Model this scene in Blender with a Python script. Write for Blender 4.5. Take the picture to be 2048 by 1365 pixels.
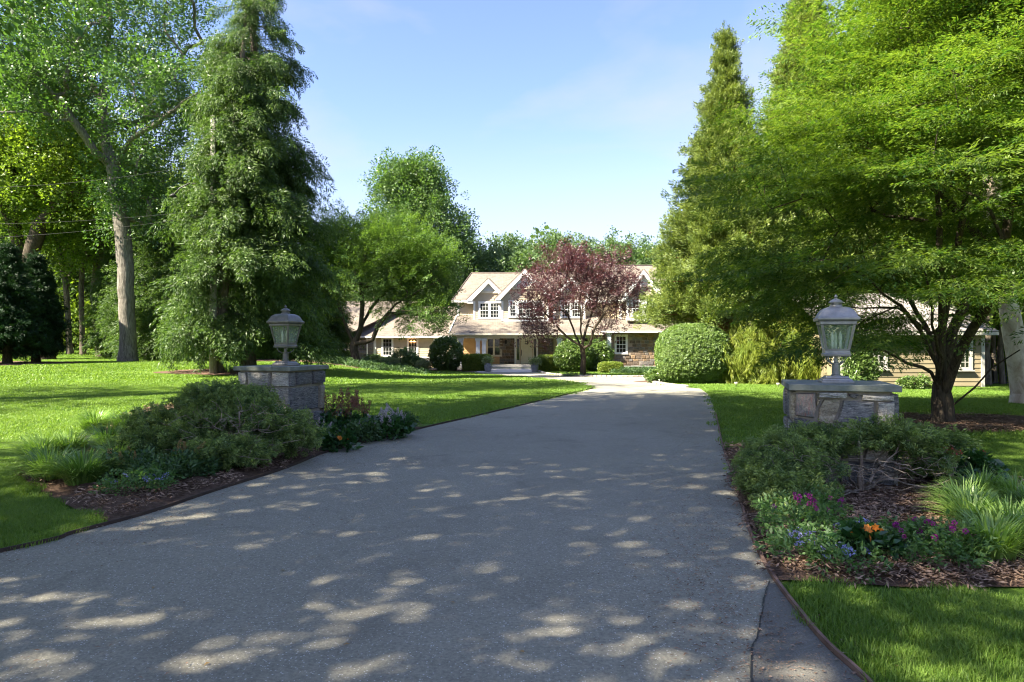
import bpy, math, random
import numpy as np
from mathutils import Vector, Matrix
from mathutils.geometry import delaunay_2d_cdt

# ------------------------------------------------------------------ camera, sky, sun, exposure
S = bpy.context.scene
for o in list(bpy.data.objects):
    bpy.data.objects.remove(o)
COL = S.collection
R = math.radians
EYE = 1.5
F = 1365.0          # focal length in photo pixels (24 mm on 36 mm)
HOR = 690.0         # horizon row of the photograph
cam_d = bpy.data.cameras.new('camera'); cam = bpy.data.objects.new('camera', cam_d); COL.objects.link(cam)
cam.location = (0, 0, EYE); cam.rotation_euler = (R(90), 0, 0)
cam_d.sensor_width = 36; cam_d.lens = 24; cam_d.shift_y = 7.5 / 2048
cam_d.clip_start = 0.05; cam_d.clip_end = 2000
S.camera = cam

SUN_EL = 45.0
SUN_DIR = Vector((-0.90, -0.50, 1.0)).normalized()      # towards the sun: from the left, a little behind the camera
w = bpy.data.worlds.new('World'); S.world = w; w.use_nodes = True
nt = w.node_tree; nt.nodes.clear()
wo = nt.nodes.new('ShaderNodeOutputWorld'); bg = nt.nodes.new('ShaderNodeBackground')
sky = nt.nodes.new('ShaderNodeTexSky'); sky.sky_type = 'NISHITA'; sky.sun_disc = False
sky.sun_elevation = math.asin(SUN_DIR.z); sky.sun_rotation = math.atan2(SUN_DIR.x, SUN_DIR.y)
sky.altitude = 0; sky.air_density = 1.0; sky.dust_density = 0.6; sky.ozone_density = 3.0
tc = nt.nodes.new('ShaderNodeTexCoord'); mp = nt.nodes.new('ShaderNodeMapping')
mp.inputs['Scale'].default_value = (1.1, 1.1, 3.2); mp.inputs['Rotation'].default_value = (0.25, -0.45, 0.3)
nz = nt.nodes.new('ShaderNodeTexNoise'); nz.inputs['Scale'].default_value = 1.7; nz.inputs['Detail'].default_value = 7
nz.inputs['Roughness'].default_value = 0.5; nz.inputs['Distortion'].default_value = 0.35
cr = nt.nodes.new('ShaderNodeValToRGB'); cr.color_ramp.elements[0].position = 0.46; cr.color_ramp.elements[1].position = 0.64
cr.color_ramp.elements[0].color = (0, 0, 0, 1); cr.color_ramp.elements[1].color = (.5, .5, .5, 1)
mx = nt.nodes.new('ShaderNodeMix'); mx.data_type = 'RGBA'
tint = nt.nodes.new('ShaderNodeMix'); tint.data_type = 'RGBA'; tint.blend_type = 'MULTIPLY'; tint.inputs['Factor'].default_value = 1; tint.inputs['B'].default_value = (.175, .16, .185, 1); nt.links.new(sky.outputs[0], tint.inputs['A'])
mx.inputs['B'].default_value = (.47, .455, .51, 1)
L = nt.links.new
L(tc.outputs['Generated'], mp.inputs['Vector']); L(mp.outputs[0], nz.inputs['Vector']); L(nz.outputs['Fac'], cr.inputs[0])
sx = nt.nodes.new('ShaderNodeSeparateXYZ'); L(tc.outputs['Generated'], sx.inputs[0])
hz = nt.nodes.new('ShaderNodeMapRange'); hz.inputs['From Min'].default_value = -0.02; hz.inputs['From Max'].default_value = 0.34
hz.inputs['To Min'].default_value = 0.82; hz.inputs['To Max'].default_value = 0.0; hz.interpolation_type = 'SMOOTHSTEP'
L(sx.outputs['Z'], hz.inputs['Value'])
mm = nt.nodes.new('ShaderNodeMath'); mm.operation = 'MAXIMUM'; L(cr.outputs[0], mm.inputs[0]); L(hz.outputs[0], mm.inputs[1])
L(mm.outputs[0], mx.inputs['Factor']); L(tint.outputs['Result'], mx.inputs['A']); L(mx.outputs['Result'], bg.inputs['Color'])
bg.inputs['Strength'].default_value = 0.148
L(bg.outputs[0], wo.inputs[0])
sd = bpy.data.lights.new('sun', 'SUN'); so = bpy.data.objects.new('sun', sd); COL.objects.link(so)
sd.energy = 2.0; sd.angle = R(0.55); sd.color = (1.0, 0.92, 0.76)
so.rotation_euler = SUN_DIR.to_track_quat('Z', 'Y').to_euler(); so.location = (-30, -10, 40)
vs = S.view_settings; vs.view_transform = 'Standard'; vs.look = 'None'; vs.gamma = 1; vs.use_curve_mapping = False
vs.exposure = 3.78
S.render.engine = 'CYCLES'
cy = S.cycles
cy.max_bounces = 7; cy.diffuse_bounces = 4; cy.glossy_bounces = 3; cy.transmission_bounces = 5; cy.transparent_max_bounces = 6
S.cycles.filter_width = 1.1
cy.use_denoising = True; cy.denoiser = 'OPENIMAGEDENOISE'
cy.sample_clamp_indirect = 6; cy.caustics_reflective = False; cy.caustics_refractive = False

# ------------------------------------------------------------------ helpers
def sm(t):
    t = np.clip(t, 0, 1); return t * t * (3 - 2 * t)
def T(x, y):
    """terrain height"""
    zr = -0.5 * sm((y - 20) / 30)
    zl = 0.45 * sm((y - 24) / 14) * (1 - 0.9 * sm((y - 50) / 8) * sm((x + 24) / 5)) + 0.5 * sm((y - 46) / 8) * sm((-x - 28) / 6)
    k = sm((-x - 5) / 9)
    return (1 - k) * zr + k * zl
def X(px, Y): return (px - 1024) * Y / F
def Zp(py, Y): return EYE + (HOR - py) * Y / F
def hit(px, py):
    """ground point seen at a photo pixel"""
    a = (px - 1024) / F; b = (HOR - py) / F
    ys = np.arange(2.0, 140, 0.05)
    d = EYE + b * ys - T(a * ys, ys)
    i = np.argmax(d <= 0)
    if d[i] > 0: i = len(ys) - 1
    return (a * ys[i], ys[i])
def tag(o, label=None, cat=None, group=None, kind=None):
    if label: o['label'] = label
    if cat: o['category'] = cat
    if group: o['group'] = group
    if kind: o['kind'] = kind
    return o
def empty(name, loc, rz=0, **k):
    o = bpy.data.objects.new(name, None); COL.objects.link(o); o.location = loc; o.rotation_euler = (0, 0, rz)
    o.empty_display_size = 0.2
    return tag(o, **k)
def link_mesh(name, me, mat, parent=None, loc=None, smooth=False):
    o = bpy.data.objects.new(name, me); COL.objects.link(o)
    if mat:
        for m in (mat if isinstance(mat, (list, tuple)) else [mat]):
            me.materials.append(m)
    if parent: o.parent = parent
    if loc is not None: o.location = loc
    if smooth: me.polygons.foreach_set('use_smooth', [True] * len(me.polygons))
    return o
def np_mesh(name, V, faces=None, quads=None, tris=None):
    """fast mesh from arrays"""
    me = bpy.data.meshes.new(name)
    V = np.asarray(V, dtype=np.float32).reshape(-1, 3)
    me.vertices.add(len(V)); me.vertices.foreach_set('co', V.ravel())
    loops = []; starts = []; n = 0
    for arr, k in ((quads, 4), (tris, 3)):
        if arr is not None and len(arr):
            arr = np.asarray(arr, dtype=np.int32).reshape(-1, k)
            loops.append(arr.ravel()); starts.append(n + np.arange(len(arr)) * k); n += arr.size
    if loops:
        lp = np.concatenate(loops); st = np.concatenate(starts).astype(np.int32)
        me.loops.add(len(lp)); me.loops.foreach_set('vertex_index', lp)
        me.polygons.add(len(st)); me.polygons.foreach_set('loop_start', st)
    me.update(calc_edges=True)
    return me

class G:
    """collects boxes, prisms, tubes, lathes into one mesh"""
    def __init__(s): s.v = []; s.f = []
    def poly(s, vs, fs):
        b = len(s.v); s.v += [tuple(q) for q in vs]; s.f += [tuple(b + i for i in q) for q in fs]; return s
    def box(s, x0, x1, y0, y1, z0, z1, M=None):
        vs = [Vector((x, y, z)) for z in (z0, z1) for (x, y) in ((x0, y0), (x1, y0), (x1, y1), (x0, y1))]
        if M is not None: vs = [M @ q for q in vs]
        return s.poly(vs, [(3, 2, 1, 0), (4, 5, 6, 7), (0, 1, 5, 4), (1, 2, 6, 5), (2, 3, 7, 6), (3, 0, 4, 7)])
    def prism(s, top, th):
        """polygon (3-D points, counter-clockwise from outside) thickened along -normal by th"""
        p = [Vector(q) for q in top]; n = (p[1] - p[0]).cross(p[2] - p[0]).normalized() * th
        k = len(p); vs = p + [q - n for q in p]
        return s.poly(vs, [tuple(range(k)), tuple(reversed(range(k, 2 * k)))] + [(i, k + i, k + (i + 1) % k, (i + 1) % k) for i in range(k)])
    def loft(s, rings):
        k = len(rings[0]); vs = [q for r in rings for q in r]
        fs = [tuple(reversed(range(k))), tuple(range((len(rings) - 1) * k, len(rings) * k))]
        for a in range(len(rings) - 1):
            for i in range(k):
                j = (i + 1) % k
                fs.append((a * k + i, a * k + j, (a + 1) * k + j, (a + 1) * k + i))
        return s.poly(vs, fs)
    def lathe(s, prof, n=16, c=(0, 0, 0), rot=0.0):
        return s.loft([[(c[0] + r * math.cos(rot + 2 * math.pi * i / n), c[1] + r * math.sin(rot + 2 * math.pi * i / n), c[2] + z) for i in range(n)] for r, z in prof])
    def tube(s, pts, r, n=6):
        pts = [Vector(p) for p in pts]; rs = r if isinstance(r, (list, tuple)) else [r] * len(pts)
        rings = []
        for i, p in enumerate(pts):
            t = (pts[min(i + 1, len(pts) - 1)] - pts[max(i - 1, 0)]).normalized()
            a = t.cross(Vector((0, 0, 1)) if abs(t.z) < .9 else Vector((1, 0, 0))).normalized(); b = t.cross(a)
            rings.append([p + (a * math.cos(q) + b * math.sin(q)) * rs[i] for q in [2 * math.pi * k / n for k in range(n)]])
        return s.loft(rings)
    def obj(s, name, mat, parent=None, loc=None, smooth=False, bevel=0):
        me = bpy.data.meshes.new(name); me.from_pydata(s.v, [], s.f); me.update()
        o = link_mesh(name, me, mat, parent, loc, smooth)
        if bevel:
            b = o.modifiers.new('bevel', 'BEVEL'); b.width = bevel; b.segments = 2; b.limit_method = 'ANGLE'; b.angle_limit = R(40)
        return o

# ------------------------------------------------------------------ materials
def nodemat(name):
    m = bpy.data.materials.new(name); m.use_nodes = True; t = m.node_tree
    return m, t, t.nodes['Principled BSDF'], t.nodes['Material Output']
def noise(t, scale, detail=4, rough=.5, vec=None, dist=0):
    n = t.nodes.new('ShaderNodeTexNoise'); n.inputs['Scale'].default_value = scale; n.inputs['Detail'].default_value = detail
    n.inputs['Roughness'].default_value = rough; n.inputs['Distortion'].default_value = dist
    if vec: t.links.new(vec, n.inputs['Vector'])
    return n
def ramp(t, src, stops):
    c = t.nodes.new('ShaderNodeValToRGB'); t.links.new(src, c.inputs[0]); e = c.color_ramp.elements
    while len(e) < len(stops): e.new(0.5)
    for k, (p, col) in enumerate(stops):
        e[k].position = p; e[k].color = (*col, 1)
    return c
def mix(t, f, a, b, blend='MIX'):
    m = t.nodes.new('ShaderNodeMix'); m.data_type = 'RGBA'; m.blend_type = blend
    for s_, v in (('Factor', f), ('A', a), ('B', b)):
        if isinstance(v, (int, float)): m.inputs[s_].default_value = v
        elif isinstance(v, tuple): m.inputs[s_].default_value = (*v, 1)
        else: t.links.new(v, m.inputs[s_])
    return m.outputs['Result']
def bump(t, b, h, strength=.5, dist=.02):
    n = t.nodes.new('ShaderNodeBump'); n.inputs['Strength'].default_value = strength; n.inputs['Distance'].default_value = dist
    t.links.new(h, n.inputs['Height']); t.links.new(n.outputs[0], b.inputs['Normal']); return n
def objco(t):
    c = t.nodes.new('ShaderNodeTexCoord'); return c.outputs['Object']
def gencol(name, c1, c2, scale=6, rough=.8, bscale=40, bstr=.3, bdist=.01, spec=.3, metal=0, obj_var=0.0):
    m, t, b, o = nodemat(name); v = objco(t)
    n = noise(t, scale, 5, .6, v); col = ramp(t, n.outputs['Fac'], [(.32, c1), (.68, c2)]).outputs[0]
    if obj_var:
        oi = t.nodes.new('ShaderNodeObjectInfo'); mr = t.nodes.new('ShaderNodeMapRange')
        mr.inputs['To Min'].default_value = 1 - obj_var; mr.inputs['To Max'].default_value = 1 + obj_var
        t.links.new(oi.outputs['Random'], mr.inputs['Value'])
        hsv = t.nodes.new('ShaderNodeHueSaturation'); t.links.new(col, hsv.inputs['Color']); t.links.new(mr.outputs[0], hsv.inputs['Value']); col = hsv.outputs[0]
    t.links.new(col, b.inputs['Base Color']); b.inputs['Roughness'].default_value = rough
    b.inputs['Specular IOR Level'].default_value = spec; b.inputs['Metallic'].default_value = metal
    if bstr:
        n2 = noise(t, bscale, 5, .6, v); bump(t, b, n2.outputs['Fac'], bstr, bdist)
    return m
def leafmat(name, dark, light, trans=.35, tcol=None, gloss=.35, rough=.45):
    """leaf: diffuse plus translucent; colour varies per leaf and per spray"""
    m, t, b, o = nodemat(name)
    at = t.nodes.new('ShaderNodeAttribute'); at.attribute_name = 'tint'
    oi = t.nodes.new('ShaderNodeObjectInfo')
    a = t.nodes.new('ShaderNodeMath'); a.operation = 'MULTIPLY'; a.inputs[1].default_value = .62; t.links.new(at.outputs['Fac'], a.inputs[0])
    a2 = t.nodes.new('ShaderNodeMath'); a2.operation = 'MULTIPLY_ADD'; a2.inputs[1].default_value = .38
    t.links.new(oi.outputs['Random'], a2.inputs[0]); t.links.new(a.outputs[0], a2.inputs[2])
    c = ramp(t, a2.outputs[0], [(.1, dark), (.9, light)]).outputs[0]
    t.links.new(c, b.inputs['Base Color']); b.inputs['Roughness'].default_value = rough; b.inputs['Specular IOR Level'].default_value = gloss
    tr = t.nodes.new('ShaderNodeBsdfTranslucent')
    tc_ = mix(t, 1.0, c, tcol or (1.5, 1.7, .6), 'MULTIPLY'); t.links.new(tc_, tr.inputs['Color'])
    ms = t.nodes.new('ShaderNodeMixShader'); ms.inputs[0].default_value = trans
    t.links.new(b.outputs[0], ms.inputs[1]); t.links.new(tr.outputs[0], ms.inputs[2]); t.links.new(ms.outputs[0], o.inputs['Surface'])
    return m
def barkmat(name, c1, c2, stretch=5, scale=3, bstr=.8, bdist=.03):
    m, t, b, o = nodemat(name); mp_ = t.nodes.new('ShaderNodeMapping'); t.links.new(objco(t), mp_.inputs[0])
    mp_.inputs['Scale'].default_value = (stretch, stretch, 1)
    n = noise(t, scale, 6, .65, mp_.outputs[0], .6); n3 = noise(t, 1.1, 3, .5, objco(t))
    c = ramp(t, n.outputs['Fac'], [(.36, c1), (.62, c2)]).outputs[0]
    c = mix(t, n3.outputs['Fac'], c, (.8, .8, .72), 'MULTIPLY')
    t.links.new(c, b.inputs['Base Color']); b.inputs['Roughness'].default_value = .9; b.inputs['Specular IOR Level'].default_value = .15
    bump(t, b, n.outputs['Fac'], bstr, bdist); return m

M = {}
# asphalt with pale aggregate and worn, stained areas
def asphalt(name, c1, c2, speck, sc=1.0):
    m, t, b, o = nodemat(name); v = objco(t)
    n = noise(t, .5, 7, .65, v); n2 = noise(t, 55 * sc, 3, .7, v); vo = t.nodes.new('ShaderNodeTexVoronoi'); vo.inputs['Scale'].default_value = 95 * sc
    t.links.new(v, vo.inputs['Vector'])
    base = ramp(t, n.outputs['Fac'], [(.3, c1), (.7, c2)]).outputs[0]
    g = ramp(t, n2.outputs['Fac'], [(.3, (.7, .7, .7)), (.7, (1.25, 1.25, 1.25))]).outputs[0]
    c = mix(t, 1.0, base, g, 'MULTIPLY')
    sep = t.nodes.new('ShaderNodeSeparateColor'); t.links.new(vo.outputs['Color'], sep.inputs[0])
    gt = t.nodes.new('ShaderNodeMath'); gt.operation = 'GREATER_THAN'; gt.inputs[1].default_value = .9; t.links.new(sep.outputs[0], gt.inputs[0])
    lt = t.nodes.new('ShaderNodeMath'); lt.operation = 'LESS_THAN'; lt.inputs[1].default_value = .42; t.links.new(vo.outputs['Distance'], lt.inputs[0])
    an = t.nodes.new('ShaderNodeMath'); an.operation = 'MULTIPLY'; t.links.new(gt.outputs[0], an.inputs[0]); t.links.new(lt.outputs[0], an.inputs[1])
    c = mix(t, an.outputs[0], c, speck)
    nb = noise(t, 1.1, 8, .75, v, .8); sp = ramp(t, nb.outputs['Fac'], [(.52, (0, 0, 0)), (.78, (.65, .65, .65))]).outputs[0]
    c = mix(t, sp, c, (.10, .085, .065))
    t.links.new(c, b.inputs['Base Color']); b.inputs['Roughness'].default_value = .82; b.inputs['Specular IOR Level'].default_value = .35
    bump(t, b, n2.outputs['Fac'], .75, .012); return m
M['asphalt'] = asphalt('asphalt', (.215, .200, .155), (.27, .252, .196), (.45, .44, .41))
M['asphalt_new'] = asphalt('smooth_asphalt', (.135, .127, .108), (.165, .155, .13), (.2, .2, .2), 1.6)
# mown turf under the blades
def turf():
    m, t, b, o = nodemat('turf'); v = objco(t)
    n = noise(t, .45, 4, .6, v); n2 = noise(t, 14, 5, .75, v)
    c = ramp(t, n.outputs['Fac'], [(.3, (.06, .12, .015)), (.7, (.11, .17, .025))]).outputs[0]
    g = ramp(t, n2.outputs['Fac'], [(.3, (.55, .6, .5)), (.7, (1.3, 1.3, 1.2))]).outputs[0]
    c = mix(t, 1.0, c, g, 'MULTIPLY'); t.links.new(c, b.inputs['Base Color']); b.inputs['Roughness'].default_value = .9
    b.inputs['Specular IOR Level'].default_value = .1; bump(t, b, n2.outputs['Fac'], .6, .05); return m
M['turf'] = turf()
M['mulch'] = gencol('mulch_soil', (.08, .05, .035), (.17, .11, .078), 22, .95, 60, 1.0, .03, .1)
M['chip'] = leafmat('bark_chip', (.10, .06, .04), (.38, .26, .185), 0.0, gloss=.1, rough=.9)
M['blade'] = leafmat('grass_blade', (.085, .175, .022), (.215, .32, .06), .4, (1.3, 1.3, .55), .25)
M['liriope'] = leafmat('strap_leaf', (.085, .175, .03), (.28, .40, .10), .3, gloss=.5, rough=.35)
M['steel_edge'] = gencol('rusted_edging', (.04, .028, .022), (.075, .05, .036), 8, .85, 60, .4, .004)
M['wood_edge'] = gencol('weathered_bender_board', (.13, .075, .055), (.22, .14, .11), 8, .9, 60, .4, .004)
M['concrete'] = gencol('pale_paving', (.42, .39, .34), (.55, .51, .45), 2, .9, 50, .2, .01)
M['bluestone'] = gencol('bluestone', (.13, .145, .12), (.22, .23, .2), 9, .75, 45, .5, .006, .35)
M['mortar'] = gencol('mortar', (.24, .21, .17), (.33, .29, .24), 15, .95, 60, .6, .01)
M['mortar_d'] = gencol('brown_mortar', (.22, .185, .14), (.3, .25, .2), 15, .95, 60, .6, .01)
def stone(name, a, b_, c, vein=14, band=(1, 1, 4)):
    m, t, bs, o = nodemat(name); v = objco(t); oi = t.nodes.new('ShaderNodeObjectInfo')
    mp_ = t.nodes.new('ShaderNodeMapping'); t.links.new(v, mp_.inputs[0]); mp_.inputs['Scale'].default_value = band
    r3 = t.nodes.new('ShaderNodeCombineXYZ'); 
    for k in range(3):
        q = t.nodes.new('ShaderNodeMath'); q.operation = 'MULTIPLY'; q.inputs[1].default_value = (1.2, 2.9, 4.7)[k]; t.links.new(oi.outputs['Random'], q.inputs[0]); t.links.new(q.outputs[0], r3.inputs[k])
    t.links.new(r3.outputs[0], mp_.inputs['Rotation'])
    n = noise(t, vein, 8, .75, mp_.outputs[0], .9); n2 = noise(t, 120, 3, .8, v); n3 = noise(t, 3, 3, .5, v)
    c_ = ramp(t, n.outputs['Fac'], [(.36, a), (.5, b_), (.64, c)]).outputs[0]
    g = ramp(t, n2.outputs['Fac'], [(.35, (.55, .55, .57)), (.65, (1.3, 1.3, 1.28))]).outputs[0]
    c_ = mix(t, 1, c_, g, 'MULTIPLY'); g3 = ramp(t, n3.outputs['Fac'], [(.35, (.8, .82, .85)), (.65, (1.15, 1.08, 1.0))]).outputs[0]
    c_ = mix(t, 1, c_, g3, 'MULTIPLY')
    mr = t.nodes.new('ShaderNodeMapRange'); mr.inputs['To Min'].default_value = .72; mr.inputs['To Max'].default_value = 1.25; t.links.new(oi.outputs['Random'], mr.inputs['Value'])
    hs = t.nodes.new('ShaderNodeHueSaturation'); t.links.new(c_, hs.inputs['Color']); t.links.new(mr.outputs[0], hs.inputs['Value'])
    t.links.new(hs.outputs[0], bs.inputs['Base Color']); bs.inputs['Roughness'].default_value = .8; bs.inputs['Specular IOR Level'].default_value = .3
    ad = t.nodes.new('ShaderNodeMath'); t.links.new(n.outputs['Fac'], ad.inputs[0]); t.links.new(n2.outputs['Fac'], ad.inputs[1])
    bump(t, bs, ad.outputs[0], .8, .012); return m
M['gran_l'] = stone('pale_granite', (.16, .15, .14), (.40, .38, .34), (.58, .55, .48))
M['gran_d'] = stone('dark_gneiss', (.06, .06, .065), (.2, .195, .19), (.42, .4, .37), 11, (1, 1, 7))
M['gran_p'] = stone('pink_granite', (.2, .2, .19), (.32, .3, .28), (.42, .2, .17), 7, (6, 6, 1))
M['gran_t'] = stone('tan_granite', (.17, .14, .1), (.33, .28, .2), (.42, .38, .3), 9, (1, 1, 3))
M['fieldstone'] = stone('brown_fieldstone', (.07, .052, .04), (.15, .115, .085), (.24, .19, .15), 5)
M['fieldstone_g'] = stone('grey_fieldstone', (.085, .08, .08), (.17, .16, .15), (.26, .24, .22), 5)
M['fieldstone_o'] = stone('ochre_fieldstone', (.10, .065, .035), (.2, .14, .085), (.28, .22, .15), 5)
M['pewter'] = gencol('pewter_paint', (.19, .187, .184), (.31, .305, .30), 9, .4, 90, .2, .003, .5, .45)
M['pewter_d'] = gencol('darker_pewter', (.12, .115, .11), (.21, .2, .19), 9, .42, 90, .2, .003, .5, .45)  # darker pewter tone, used on the left lantern
M['white'] = gencol('white_trim', (.66, .66, .64), (.74, .74, .72), 3, .5, 40, .05, .003)
M['shaded_trim'] = gencol('shaded_white_trim', (.34, .33, .29), (.4, .39, .34), 3, .6, 40, .05, .003)  # white trim with the outbuilding's shade put into its colour
M['cream'] = gencol('cream_trim', (.6, .55, .42), (.68, .63, .5), 3, .5, 40, .05, .003)
M['door'] = gencol('cream_door_paint', (.62, .58, .42), (.7, .66, .5), 3, .45, 40, .05, .003)
M['siding'] = gencol('beige_siding', (.40, .345, .25), (.46, .395, .29), 2, .7, 30, .12, .004)
M['siding_in'] = gencol('ochre_siding', (.42, .27, .12), (.48, .31, .15), 2, .7, 30, .12, .004)
M['siding_g'] = gencol('garage_siding', (.19, .158, .095), (.23, .19, .118), 1.5, .75, 30, .15, .004, obj_var=.07)  # siding tone lowered to carry the shade on the outbuilding
def shingle(name, cols, course=.14, wdt=.3):
    m, t, b, o = nodemat(name); uv = t.nodes.new('ShaderNodeUVMap')
    br = t.nodes.new('ShaderNodeTexBrick'); t.links.new(uv.outputs[0], br.inputs['Vector'])
    br.inputs['Scale'].default_value = 1; br.inputs['Brick Width'].default_value = wdt; br.inputs['Row Height'].default_value = course
    br.inputs['Mortar Size'].default_value = .012; br.inputs['Mortar Smooth'].default_value = .4; br.inputs['Bias'].default_value = 0
    br.inputs['Color1'].default_value = (*cols[0], 1); br.inputs['Color2'].default_value = (*cols[1], 1); br.inputs['Mortar'].default_value = (*cols[2], 1)
    n = noise(t, 1.2, 5, .7, objco(t)); g = ramp(t, n.outputs['Fac'], [(.3, (.8, .8, .82)), (.7, (1.15, 1.12, 1.1))]).outputs[0]
    c = mix(t, 1, br.outputs['Color'], g, 'MULTIPLY'); t.links.new(c, b.inputs['Base Color']); b.inputs['Roughness'].default_value = .92
    b.inputs['Specular IOR Level'].default_value = .15
    iv = t.nodes.new('ShaderNodeMath'); iv.operation = 'SUBTRACT'; iv.inputs[0].default_value = 1; t.links.new(br.outputs['Fac'], iv.inputs[1])
    bump(t, b, iv.outputs[0], .6, .02); return m
M['shingle'] = shingle('brown_roof_shingle', ((.165, .142, .118), (.23, .198, .16), (.125, .105, .09)))
M['shingle_g'] = shingle('grey_roof_shingle', ((.2, .19, .18), (.29, .26, .24), (.1, .09, .09)), .16, .4)
def glassm():
    m, t, b, o = nodemat('window_glass'); n = noise(t, 1.3, 2, .5, objco(t))
    c = ramp(t, n.outputs['Fac'], [(.4, (.008, .010, .010)), (.7, (.035, .037, .03))]).outputs[0]
    t.links.new(c, b.inputs['Base Color']); b.inputs['Roughness'].default_value = .06; b.inputs['Specular IOR Level'].default_value = .6; return m
M['glass'] = glassm()
def lampglass():
    m, t, b, o = nodemat('lantern_glass')
    g = t.nodes.new('ShaderNodeBsdfTransparent'); g.inputs['Color'].default_value = (.93, .97, .9, 1)
    d = t.nodes.new('ShaderNodeBsdfTranslucent'); d.inputs['Color'].default_value = (.75, .8, .7, 1)
    d2 = t.nodes.new('ShaderNodeBsdfDiffuse'); d2.inputs['Color'].default_value = (.62, .66, .58, 1)
    a = t.nodes.new('ShaderNodeMixShader'); a.inputs[0].default_value = .5; t.links.new(d.outputs[0], a.inputs[1]); t.links.new(d2.outputs[0], a.inputs[2])
    ms = t.nodes.new('ShaderNodeMixShader'); ms.inputs[0].default_value = .14; t.links.new(g.outputs[0], ms.inputs[1]); t.links.new(a.outputs[0], ms.inputs[2])
    t.links.new(ms.outputs[0], o.inputs['Surface']); return m
M['lampglass'] = lampglass()
M['bulb'] = gencol('bulb', (.85, .84, .78), (.9, .89, .84), 3, .2, 40, 0)
M['dark'] = gencol('dark_metal', (.02, .02, .02), (.035, .033, .03), 5, .5, 40, .1)
M['pole'] = barkmat('utility_pole_wood', (.2, .19, .17), (.34, .32, .29), 9, 4, .4, .01)
M['zinc'] = gencol('aged_lead', (.16, .16, .18), (.26, .26, .28), 5, .55, 40, .2)
M['bark_oak'] = barkmat('oak_bark', (.10, .088, .076), (.26, .235, .205), 7, 2.6, 1, .05)
M['bark_dark'] = barkmat('dark_bark', (.035, .027, .02), (.10, .08, .06), 5, 4, .8, .03)
M['bark_grey'] = barkmat('grey_brown_bark', (.07, .055, .042), (.19, .16, .125), 5, 3, .8, .03)
M['bark_red'] = barkmat('red_conifer_bark', (.12, .05, .025), (.3, .15, .085), 8, 3, .8, .03)
M['bark_pale'] = barkmat('pale_peeling_bark', (.38, .29, .22), (.68, .6, .5), 2, 2.2, .7, .03)
M['bark_yew'] = barkmat('yew_branch', (.15, .11, .085), (.36, .3, .25), 4, 6, .6, .01)

# ------------------------------------------------------------------ foliage
def leaves(P, D, N, Ln, Wd, fold=.15, tipbias=.45):
    """diamond leaves: base P, direction D, normal N"""
    D = D / np.linalg.norm(D, axis=1, keepdims=True)
    Sd = np.cross(N, D); Sd /= np.linalg.norm(Sd, axis=1, keepdims=True) + 1e-9
    Nn = np.cross(D, Sd)
    Ln = np.asarray(Ln)[:, None]; Wd = np.asarray(Wd)[:, None]
    mid = P + D * Ln * tipbias
    v = np.stack([P, mid + Sd * Wd / 2 + Nn * Wd * fold, P + D * Ln - Nn * Ln * .12, mid - Sd * Wd / 2 + Nn * Wd * fold], 1)
    return v.reshape(-1, 3), np.arange(len(P) * 4).reshape(-1, 4)
def spray(name, seed, n, L_, lat, vert, ll, lw, mat, droop=0.0, flat=.5, splay=.9, twig=True, taper=True, tips=0.0):
    """one leafy spray growing along +X, roughly in the XY plane"""
    g = np.random.default_rng(seed)
    u = g.random(n) ** .8
    side = np.where(g.random(n) < .5, -1, 1)
    w_ = (np.sin(np.pi * (.15 + .8 * u)) if taper else np.ones(n))
    y = side * g.random(n) * lat * w_
    x = u * L_
    z = g.normal(0, 1, n) * vert - droop * (u ** 2) * L_ - droop * .4 * np.abs(y)
    P = np.stack([x, y, z], 1)
    D = np.stack([np.ones(n) * .7, side * splay * (.4 + g.random(n)), g.normal(0, .35, n) - droop * (.5 + u)], 1)
    N = np.stack([g.normal(0, 1 - flat, n), g.normal(0, 1 - flat, n), np.ones(n) * (.25 + flat)], 1)
    Ln = ll * (.65 + .7 * g.random(n)); Wd = lw * (.65 + .7 * g.random(n))
    V, Q = leaves(P, D, N, Ln, Wd)
    t = g.random(n) * (1 - tips) + tips * (u ** 2)
    tint = np.repeat(t, 4)
    me = np_mesh(name, V, quads=Q)
    a = me.attributes.new('tint', 'FLOAT', 'POINT'); a.data.foreach_set('value', tint.astype(np.float32))
    me.materials.append(mat)
    return bpy.data.objects.new(name, me)         # not linked: only a source shape for geometry nodes
GROUPS = {}
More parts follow.
